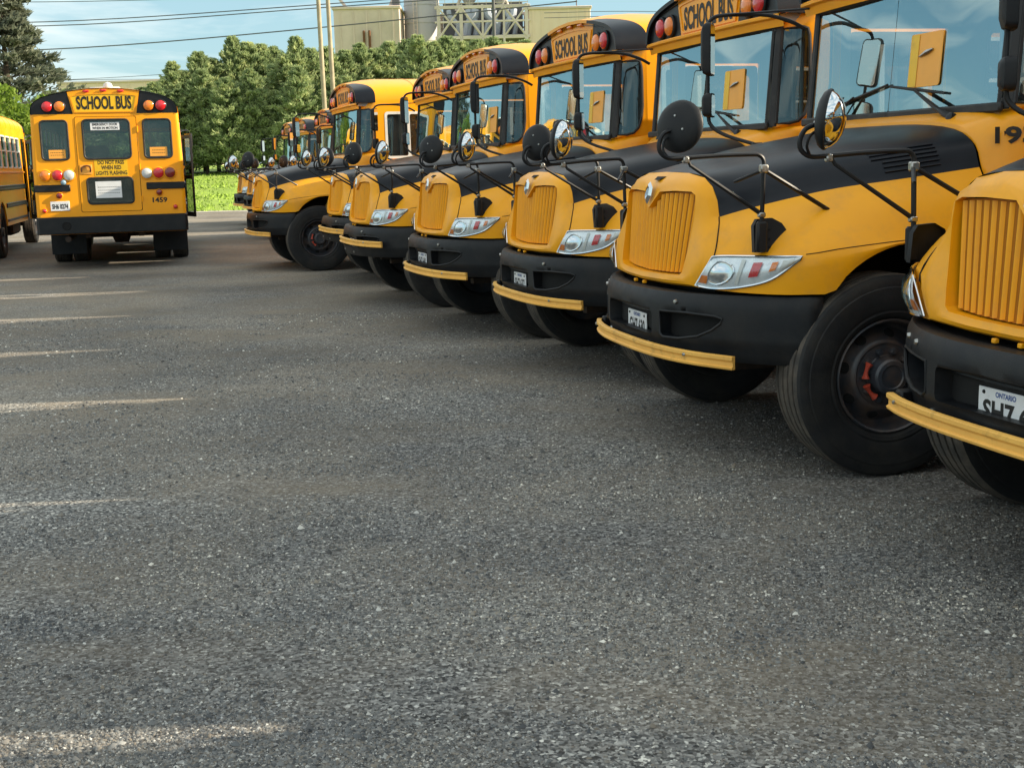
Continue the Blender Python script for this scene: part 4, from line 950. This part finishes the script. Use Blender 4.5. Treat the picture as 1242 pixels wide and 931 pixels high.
REAR_ONLY = ('rear_wall', 'rear_door', 'rear_sign')
proto = make_bus()
ROW = [  # x, y, heading, plate, skip, label
    ('B', 1.579, 7.238, 193.83, 'GH7 630', 'yellow school bus numbered 193 with its whole front wheel in view, second in the row'),
    ('A', 2.582, 4.58, 196.3, 'SH7 6', 'nearest yellow school bus, its nose cut by the picture edge, plate starting SH7'),
    ('C', .938, 9.949, 196.69, 'SH7 637', 'third yellow school bus in the row, large roof sign just behind bus 193'),
    ('D', .013, 12.531, 198.41, 'SH7 640', 'fourth yellow school bus in the row, below the pale tan building'),
    ('E', -.992, 15.296, 197.17, 'SH7 642', 'fifth yellow school bus in the row, yellow arm held high on its bumper'),
    ('F', -1.681, 18.25, 197.3, None, 'sixth yellow school bus, set back and mostly hidden, squeezed before the seventh'),
    ('G', -3.288, 20.86, 197.91, None, 'seventh yellow school bus, parked forward with its whole front wheel and side window showing'),
    ('H', -4.90, 29.8, 197.5, None, 'distant school bus whose roof sign shows nearest behind the seventh bus'),
    ('I', -6.20, 34.8, 197.5, None, 'distant school bus with dark roof corner, middle of the three farthest'),
    ('J', -7.10, 37.8, 197.5, None, 'farthest school bus in the row, orange nose against the grass'),
    ('K', -2.85, 24.15, 197.5, None, 'school bus set back and hidden behind the seventh bus'),
    ('M', -3.80, 27.0, 197.5, None, 'school bus set back and hidden, second behind the seventh bus'),
    ('Y', 3.37, 1.80, 196.5, None, 'school bus standing next in the row, outside the picture beside the nearest one'),
    ('Z', 4.42, -1.20, 197.0, None, 'school bus at the near end of the row, behind the camera'),
]
BUSES = {}
def place(o, x, y, hd, label, group):
    o.location = (x, y, 0); o.rotation_euler = (0, 0, rad(hd)); tag(o, label, 'school bus', group)
for key, x, y, hd, plate, label in ROW:
    if key == 'B': b = proto
    else:
        sk = ['rear_sign', 'rear_rub_rail']
        if key in 'EF': sk.append('crossing_arm')
        if key in 'HIJKMYZ': sk += ['passenger_seat', 'slat', 'panel_seam', 'lug_nut', 'hand_hole', 'nut_link', 'wiper', 'roof_seam', 'steering_wheel', 'driver_seat', 'grab_pole', 'bolt']
        b = copy_tree(proto, None, sk)
    BUSES[key] = b; place(b, x, y, hd, label, 'school buses parked nose-out in a row')
R = copy_tree(proto, None, ('wiper', 'crossing_arm', 'nut_link')); place(R, -8.625, 29.289, 104.19, 'yellow school bus seen squarely from behind, numbered 1459', 'school buses parked along the far aisle'); BUSES['R'] = R
L = copy_tree(proto, None, ('wiper', 'crossing_arm', 'nut_link', 'passenger_seat')); place(L, -12.44, 30.2, 104.19, 'yellow school bus cut by the picture edge, side windows beside bus 1459', 'school buses parked along the far aisle'); BUSES['L'] = L
for key, x, y, hd, plate, label in ROW:
    if plate: make_plate(BUSES[key], plate)
    if key in 'EF': make_arm(BUSES[key], .135)
    if key not in 'YZ': make_entry_door(BUSES[key], False)
make_entry_door(R, True); make_entry_door(L, True)
for key, l0 in (('B', .19), ('C', .35), ('D', .52), ('E', .55)): make_windshield_panel(BUSES[key], l0)
for ch in BUSES['A'].children:
    if ch.name.split('.')[0] == 'wheel': ch.location.x = -.075
for key, b in BUSES.items():          # no two mirrors are set quite alike
    q = random.Random(ord(key))
    for ch in b.children:
        nm = ch.name.split('.')[0]
        if nm == 'fender_mirror': ch.rotation_euler = (rad(q.uniform(-1.5, 1.5)), rad(q.uniform(-1.5, 1.5)), rad(q.uniform(-4, 4)))
        if nm == 'door_mirror': ch.rotation_euler = (0, 0, rad(q.uniform(-2.5, 2.5)))
make_fleet_number(BUSES['B'], '193'); make_fleet_number(R, '1459')
_t = MB(); text(_t, 'SH6 0274', .25, .085, lambda a, b: (F_REAR - .0175, .82 - a, 1.065 + b))
for ch in list(R.children):
    if ch.name.split('.')[0] == 'rear_wall':
        for c2 in ch.children:
            if c2.name.split('.')[0] == 'rear_plate': _t.build('plate_number', 'letter_black', ch, recalc=False)

# ------------------------------------------------------------------ trees
def mesh_from_np(name, v, f, mats, mi=None):
    me = bpy.data.meshes.new(name); k = f.shape[1]
    me.vertices.add(len(v)); me.vertices.foreach_set('co', np.ascontiguousarray(v, np.float32).ravel())
    me.loops.add(f.size); me.loops.foreach_set('vertex_index', f.ravel().astype(np.int32)); me.polygons.add(len(f))
    me.polygons.foreach_set('loop_start', np.arange(0, f.size, k, dtype=np.int32)); me.polygons.foreach_set('loop_total', np.full(len(f), k, np.int32)); me.update(calc_edges=True)
    for m in mats: me.materials.append(M[m])
    return me
def leaf_quads(c, size, r, up=.3, out=None):
    n = len(c); a = r.normal(0, 1, (n, 3)); 
    if out is not None: a += out * .55
    a[:, 2] += up; a /= np.linalg.norm(a, axis=1)[:, None]
    b = np.cross(a, r.normal(0, 1, (n, 3))); b /= np.linalg.norm(b, axis=1)[:, None]; d = np.cross(a, b)
    s = (size * r.uniform(.6, 1.35, n))[:, None]; w = r.uniform(.35, .7, n)[:, None]
    v = np.stack([c - b * s, c + d * s * w, c + b * s, c - d * s * w], 1).reshape(-1, 3)
    return v, np.arange(n * 4).reshape(n, 4)
def spray_quads(c, size, r, out):
    """Narrow pointed sprays lying along the branch, tips outward and up."""
    n = len(c); b = out * np.array([.75, .75, 1.0]) + r.normal(0, .42, (n, 3)); b[:, 2] += .35; b /= np.linalg.norm(b, axis=1)[:, None]
    d = np.cross(b, r.normal(0, 1, (n, 3))); d /= np.linalg.norm(d, axis=1)[:, None]
    s = (size * r.uniform(.5, 1.45, n))[:, None]; w = r.uniform(.16, .34, n)[:, None]
    v = np.stack([c - b * s * .5, c + d * s * w, c + b * s, c - d * s * w], 1).reshape(-1, 3)
    return v, np.arange(n * 4).reshape(n, 4)
def conifer_mesh(seed, H, Rm, nb, leaf, per, power=.8, droop=.15, low=.02, lift=.25):
    r = np.random.default_rng(seed); h = low + (1 - low) * (r.random(nb) ** .85); az = r.uniform(0, 2 * math.pi, nb)
    lump = 1 + .10 * np.sin(az * 3 + h * 9 + seed) + .10 * np.sin(az * 7 - h * 23)
    Lb = Rm * ((1 - h) ** power * lump * r.uniform(.55, 1.22, nb) + .05)
    t = .22 + .78 * np.sqrt(r.random((nb, per)))
    dirx, diry = np.cos(az)[:, None], np.sin(az)[:, None]
    rr = Lb[:, None] * t; spread = (.06 + .10 * Lb)[:, None] * (1.25 - .8 * t)
    X = dirx * rr + r.normal(0, 1, t.shape) * spread; Y = diry * rr + r.normal(0, 1, t.shape) * spread
    Z = h[:, None] * H + rr * lift - droop * rr ** 1.6 + r.normal(0, 1, t.shape) * spread * .7
    c = np.stack([X, Y, Z], -1).reshape(-1, 3); o = np.stack([np.broadcast_to(dirx, t.shape), np.broadcast_to(diry, t.shape), np.full(t.shape, .35)], -1).reshape(-1, 3)
    keep = c[:, 2] > .05; return spray_quads(c[keep], leaf, r, o[keep])
def trunk_mb(H, r0, limbs=8, seed=0, spread=1.5):
    r = random.Random(seed); mb = MB(); mb.tube([(0, 0, -.3), (.03, .02, H * .3), (-.02, .03, H * .65), (0, 0, H * .97)], [r0, r0 * .75, r0 * .4, r0 * .06], 8)
    for k in range(limbs):
        z = H * (.15 + .7 * k / limbs); a = r.uniform(0, 6.28); L = spread * (1 - z / H) + .2
        mb.tube([(0, 0, z), (math.cos(a) * L * .5, math.sin(a) * L * .5, z + .15 * L), (math.cos(a) * L, math.sin(a) * L, z + .2 * L)], [r0 * .3, r0 * .18, r0 * .05], 5)
    return mb
CED = []
for s in range(5):
    v, f = conifer_mesh(100 + s, 9.0, 2.75, 430, .20, 46, .72, .05, .0, .55); CED.append((mesh_from_np('crown', v, f, ['cedar_leaf']), trunk_mb(9.0, .16, 8, s).mesh('trunk', ['bark'])))
def place_tree(name, pair, loc, s, sz, rz, label, cat='tree', group=None):
    t = empty(name, loc, rz); t.scale = (s, s, sz)
    for nm, me in zip(('crown', 'trunk'), pair):
        o = bpy.data.objects.new(nm, me); COL.objects.link(o); o.parent = t
    tag(t, label, cat, group); return t
tops = [(199, 98), (208, 76), (224, 88), (240, 64), (257, 72), (281, 46), (299, 53), (316, 55), (331, 58), (345, 67), (358, 46), (376, 60), (395, 58), (418, 62), (436, 54), (455, 60), (472, 52), (492, 50), (506, 44), (524, 52), (541, 46), (560, 52), (578, 50), (597, 47), (616, 53), (636, 50), (660, 54), (685, 50)]
def nth(i): return ['first', 'second', 'third', 'fourth', 'fifth', 'sixth', 'seventh', 'eighth', 'ninth', 'tenth', 'eleventh', 'twelfth', 'thirteenth', 'fourteenth', 'fifteenth', 'sixteenth', 'seventeenth', 'eighteenth', 'nineteenth', 'twentieth', 'twenty-first', 'twenty-second', 'twenty-third', 'twenty-fourth', 'twenty-fifth', 'twenty-sixth', 'twenty-seventh', 'twenty-eighth'][i]
words = {199: 'lowest cedar at the end of the tree row, beside bus 1459', 208: 'slender cedar with a thin spire near the end of the tree row', 281: 'tall pointed cedar above the gap behind the far buses', 358: 'tall spired cedar just beside the wooden poles'}
for i, (u, v) in enumerate(tops):
    Y = 76 + (i * 37 % 9) * .6; p = px(u, v, Y); zg = float(rise(Y)); H = p.z - zg
    s = random.Random(i); ss = (.80 + .25 * s.random()) if u not in (208, 281, 358) else .72
    place_tree('cedar_tree', CED[i % 5], (p.x, Y, zg - .05), ss * (1.0 if i else .9), H / 9.05, s.random() * 6.28, words.get(u, nth(i) + ' tall cedar of the row, counted from its end beside bus 1459'), group='cedars in a row beyond the grass')
# lower cedars filling the foot of the row
for i in range(16):
    u = 190 + i * 29; Y = 74.2 + (i % 3) * .5; p = px(u, 150, Y); s = random.Random(50 + i)
    place_tree('young_cedar', CED[(i + 2) % 5], (p.x, Y, float(rise(Y)) - .05), .72, .50 + .16 * s.random(), s.random() * 6.28, nth(i) + ' short cedar at the foot of the tall row, counted from bus 1459', group='short cedars at the foot of the row')
# large spruce
v, f = conifer_mesh(31, 17.0, 5.0, 330, .26, 110, .85, .045, .05, .10)
p = px(-2, -28, 62); zg = float(rise(62)); me = mesh_from_np('crown', v, f, ['spruce_leaf']); place_tree('spruce_tree', (me, trunk_mb(17, .3, 22, 3, 4.2).mesh('trunk', ['bark'])), (p.x, 62, zg), .92, (p.z - zg) / 16.6, 1.0, 'tall grey-green spruce with open layered branches')
# broadleaf
def broadleaf_mesh(seed, H, Rm, n, leaf):
    r = np.random.default_rng(seed); k = 46; cc = r.normal(0, 1, (k, 3)); cc /= np.linalg.norm(cc, axis=1)[:, None]; rad_ = r.uniform(.35, .95, k) ** .5
    cc = cc * rad_[:, None] * np.array([Rm, Rm, H * .40]); cc[:, 2] += H * .56
    idx = r.integers(0, k, n); o = r.normal(0, 1, (n, 3)); o /= np.linalg.norm(o, axis=1)[:, None]
    c = cc[idx] + o * (Rm * .30 * r.random(n) ** .35)[:, None]
    return leaf_quads(c, leaf, r, .4, o)
v, f = broadleaf_mesh(5, 5.6, 2.3, 15000, .11)
p = px(-8, 75, 52.5); me = mesh_from_np('crown', v, f, ['broad_leaf']); place_tree('leafy_tree', (me, trunk_mb(5.5, .16, 9, 9, 2.2).mesh('trunk', ['bark'])), (p.x, 52.5, .05), .95, 1.02, 0, 'bright green leafy tree in front of the spruce')
# low scrub between spruce and cedars, far away
for i, (u, vt) in enumerate(((60, 112), (82, 110), (104, 113), (150, 110), (172, 108), (188, 104))):
    p = px(u, vt, 118); zg = float(rise(118)); H = p.z - zg
    place_tree('distant_tree', CED[i % 5], (p.x, 118, zg), 1.25, H / 9.0, i * 1.1, nth(i) + ' far low tree on the skyline behind bus 1459, counted from the spruce', group='far trees behind bus 1459')

# ------------------------------------------------------------------ utility poles and wires
def pole(u, Y, r, vtop, label, vb=180):
    a = px(u, 0, Y); top = px(u, vtop, Y).z; zg = float(rise(Y)) if Y > 50 else 0
    lean = .010 * (top - zg)
    mb = MB(); mb.tube([(0, 0, -.3), (-lean * .5, 0, (top - zg) / 2), (-lean, 0, top - zg)], [r * 1.15, r, r * .82], 12)
    t = empty('utility_pole', (px(u, 120, Y).x, Y, zg)); mb.build('pole_shaft', 'pole_wood', t)
    ca = MB(); ca.box((-lean, 0, top - zg - .6), (2.4, .12, .14), 0, .02); ca.build('cross_arm', 'pole_wood', t)
    for x in (-1.0, -.4, .4, 1.0):
        MB().lathe([(.04, 0), (.06, .05), (.03, .08), (.05, .12), (0, .16)], (-lean + x, 0, top - zg - .53), (0, 0, 1), 8).build('insulator', 'white_paint', t)
    for k in range(5): MB().box((-lean * .2 * k, -r * 1.05, 1.2 + k * .5), (.03, .05, .02)).build('step_bolt', 'steel', t)
    tag(t, label, 'utility pole', 'wooden poles before the cedars'); return t
pole(394, 67, .115, -95, 'pale wooden utility pole, the thinner and farther from the concrete block')
pole(405.5, 64, .110, -80, 'pale wooden utility pole standing closest to the concrete block')
def wire(pts, r, label):
    mb = MB(); c = [tuple(px(*q)) for q in pts]; mb.tube(catmull(c, 6).tolist(), r, 5); tag(mb.build('overhead_wire', 'wire'), label, 'wire', 'overhead wires across the sky')
wire([(-160, 3, 90), (100, 2, 90), (380, -6, 90), (700, -14, 90)], .024, 'topmost overhead wire brushing the picture top')
wire([(-160, 31, 90), (100, 25, 90), (385, 6, 88), (700, -18, 86)], .034, 'upper of the paired overhead wires above bus 1459')
wire([(-160, 34, 90), (100, 30, 90), (385, 10, 88), (700, -12, 86)], .034, 'lower of the paired overhead wires above bus 1459')
wire([(-160, 66, 90), (100, 58, 90), (385, 34, 88), (700, 2, 86)], .040, 'thick single overhead wire in the middle of the open sky')
wire([(-160, 108, 130), (100, 96, 130), (220, 89, 130), (560, 66, 130)], .026, 'faint wire low over the skyline, upper one')
wire([(-160, 102, 130), (100, 97, 130), (220, 96, 130), (560, 92, 130)], .026, 'faint wire low over the skyline, lower one')
wire([(660, 16, 150), (760, 14, 150), (900, 17, 150)], .035, 'upper wire over the pale tan building')
wire([(660, 22, 150), (760, 20, 150), (900, 23, 150)], .035, 'lower wire over the pale tan building')

# ------------------------------------------------------------------ industrial plant
D = 175.0
def P(u, v, d=D): return px(u, v, d)
def block(name, u0, u1, vt, depth, m, label, cat, d=D, ribs=0, m2=None):
    a, b = P(u0, vt, d), P(u1, vt, d); zg = float(rise(d)); H = a.z - zg; W = b.x - a.x
    t = empty(name, ((a.x + b.x) / 2, d + depth / 2, zg)); mb = MB(); mb.box((0, 0, H / 2 - .5), (W, depth, H + 1), 0, .05); mb.build('wall', m, t)
    cp = MB(); cp.box((0, 0, H + .15), (W + .4, depth + .4, .35), 0, .05); cp.build('roof_edge', m2 or m, t)
    for k in range(ribs):
        x = -W / 2 + W * (k + .5) / ribs; q = MB(); q.box((x, -depth / 2 - .04, H / 2), (.16, .08, H)); q.build('wall_rib', m, t)
    tag(t, label, cat); return t, W, H
t, W, H = block('concrete_building', 404, 484, 12, 12, 'concrete', 'plain tan concrete block beside the wooden poles, pipes on its face', 'building', ribs=5)
for x in (-.4, .35):
    q = MB(); q.tube([(x, -6.25, H * .45), (x, -6.25, H * .86)], .16, 8); q.build('wall_pipe', 'rust_trim', t)
q = MB()
for x in (-2.6, 2.4): q.tube([(x, -1, H), (x + (2.6 if x < 0 else 1.5) * (1 if x > 0 else -1), -1, H + 3.4)], .22, 6)
q.build('conveyor_leg', 'steel_frame', t)
q = MB(); q.box((3.9, -4, H + .7), (1.0, 1.2, 1.2), 0, .05); q.build('roof_box', 'plant_dark', t)
# silo
a, b = P(487, 40), P(531, 40); cx, rr = (a.x + b.x) / 2, (b.x - a.x) / 2; zg = float(rise(D))
t = empty('silo', (cx, D + 6, zg)); q = MB(); q.lathe([(rr, -1), (rr, 26), (rr * .3, 29), (0, 29.2)], (0, 0, 0), (0, 0, 1), 40); q.build('silo_shell', 'silo_grey', t)
for z in np.arange(2, 26, 2.4): q = MB(); q.lathe([(rr, z - .05), (rr + .05, z - .05), (rr + .05, z + .05), (rr, z + .05)], (0, 0, 0), (0, 0, 1), 40); q.build('silo_band', 'silo_grey', t)
ld = MB(); 
for s_ in (-.25, .25): ld.tube([(-rr * .3 + s_, -rr - .15, 1), (-rr * .3 + s_, -rr - .15, 25)], .05, 5)
for z in np.arange(1, 25, .6): ld.tube([(-rr * .3 - .25, -rr - .15, z), (-rr * .3 + .25, -rr - .15, z)], .03, 4)
ld.build('ladder', 'steel_frame', t)
tag(t, 'grey cylindrical silo between the concrete block and the steel tower', 'silo')
# steel tower
a, b = P(531, 50), P(641, 50); w0, w1 = a.x, b.x; zt = P(560, 9).z; zf = P(560, 46).z; zlo = P(560, 50).z
t = empty('steel_tower', ((w0 + w1) / 2, D, zg)); W = w1 - w0; dp = 9
q = MB(); q.box((0, dp * .75, zf - zg + 3), (W * .9, 3, (zt - zf) * 1.1), 0, .1); q.build('inner_wall', 'plant_dark', t)
xs = [-W / 2, -W / 2 + W * .42, 0 + W * .14, W / 2]
hz = zt - zg; hf = zf - zg
for x in (-W / 2 + .2, -W * .235, W * .0, W * .235, W / 2 - .2):
    for y in (0, dp):
        MB().box((x, y, hz / 2), (.45 if abs(x) > W * .4 or x < 0 else .3, .4, hz + (.0 if y else .6)), 0, .03).build('column', 'steel_frame', t)
for z, s_ in ((hz, .42), (hf, .45), (hf + (hz - hf) * .52, .25), (hf - 1.0, .3)):
    for y in (-.02, dp): MB().box((0, y, z), (W + .6, .3, s_), 0, .03).build('beam', 'steel_frame', t)
for z in (hf + .25,): MB().box((0, dp / 2, z), (W, dp, .12), 0).build('deck', 'plant_dark', t)
bays = [(-W / 2 + .2, -W * .235), (-W * .235, 0), (0, W * .235), (W * .235, W / 2 - .2)]
for k, (x0, x1) in enumerate(bays):
    z0, z1 = (hf, hz) if k % 2 == 0 else (hz, hf)
    MB().tube([(x0, -.1, z0), (x1, -.1, z1)], .16, 6).build('brace', 'steel_frame', t)
    if k in (0, 3): MB().tube([(x0, -.1, z1), (x1, -.1, z0)], .14, 6).build('brace', 'steel_frame', t)
for k, x in enumerate(np.linspace(-W * .3, W * .35, 7)):
    q = MB(); r_ = .35 + .25 * ((k * 5) % 3) / 2; q.tube([(x, 3.5, hf + .4), (x + .3, 3.3, hf + 2.0), (x + (1.2 if k % 2 else -.9), 3.4, hf + 3.2), (x + (1.3 if k % 2 else -1.0), 3.6, hz)], r_, 8); q.build('duct', 'duct_grey', t)
for k, x in enumerate((-W * .15, W * .2)):
    q = MB(); q.lathe([(.2, hz + .3), (1.5, hz + 2.2), (1.7, hz + 2.4), (1.7, hz + 6)], (x, 4, 0), (0, 0, 1), 16); q.build('hopper', 'silo_grey', t)
q = MB()
for z in (hz + .5, hz + 1.0): q.tube([(-W / 2, -.1, z), (W / 2, -.1, z)], .045, 5)
for x in np.linspace(-W / 2, W / 2, 12): q.tube([(x, -.1, hz), (x, -.1, hz + 1.0)], .04, 4)
q.build('handrail', 'steel_frame', t)
for s_ in (-1, 1): MB().tube([(s_ * W * .3, 4, hz), (s_ * W * .12, 4, hz + 6)], .22, 6).build('upper_strut', 'steel_frame', t)
tag(t, 'open steel tower with diagonal braces and grey ducts', 'tower')
q = empty('slim_mast', (P(599, 30, 150).x, 150, float(rise(150)))); mm = MB(); mm.tube([(0, 0, 0), (0, 0, 32)], [.22, .16], 10); mm.build('mast_shaft', 'plant_dark', q); MB().box((0, 0, 31.2), (1.6, .12, .12)).build('cross_arm', 'plant_dark', q); tag(q, 'slim dark mast in front of the steel tower', 'mast')
t, W, H = block('tan_building', 641, 716, 12, 14, 'cladding_tan', 'pale tan clad building with flat roof next to the steel tower', 'building', ribs=7, m2='concrete')
q = MB(); q.tube([(W * .28, -6.5, H), (W * .28, -6.5, H + 1.6)], .06, 5); q.build('roof_vent', 'rust_trim', t)
# low building on the skyline behind bus 1459
t, W, H = block('long_building', 70, 262, 102, 20, 'cladding_tan', 'long low tan building on the skyline behind bus 1459', 'building', d=230, m2='concrete', ribs=10)
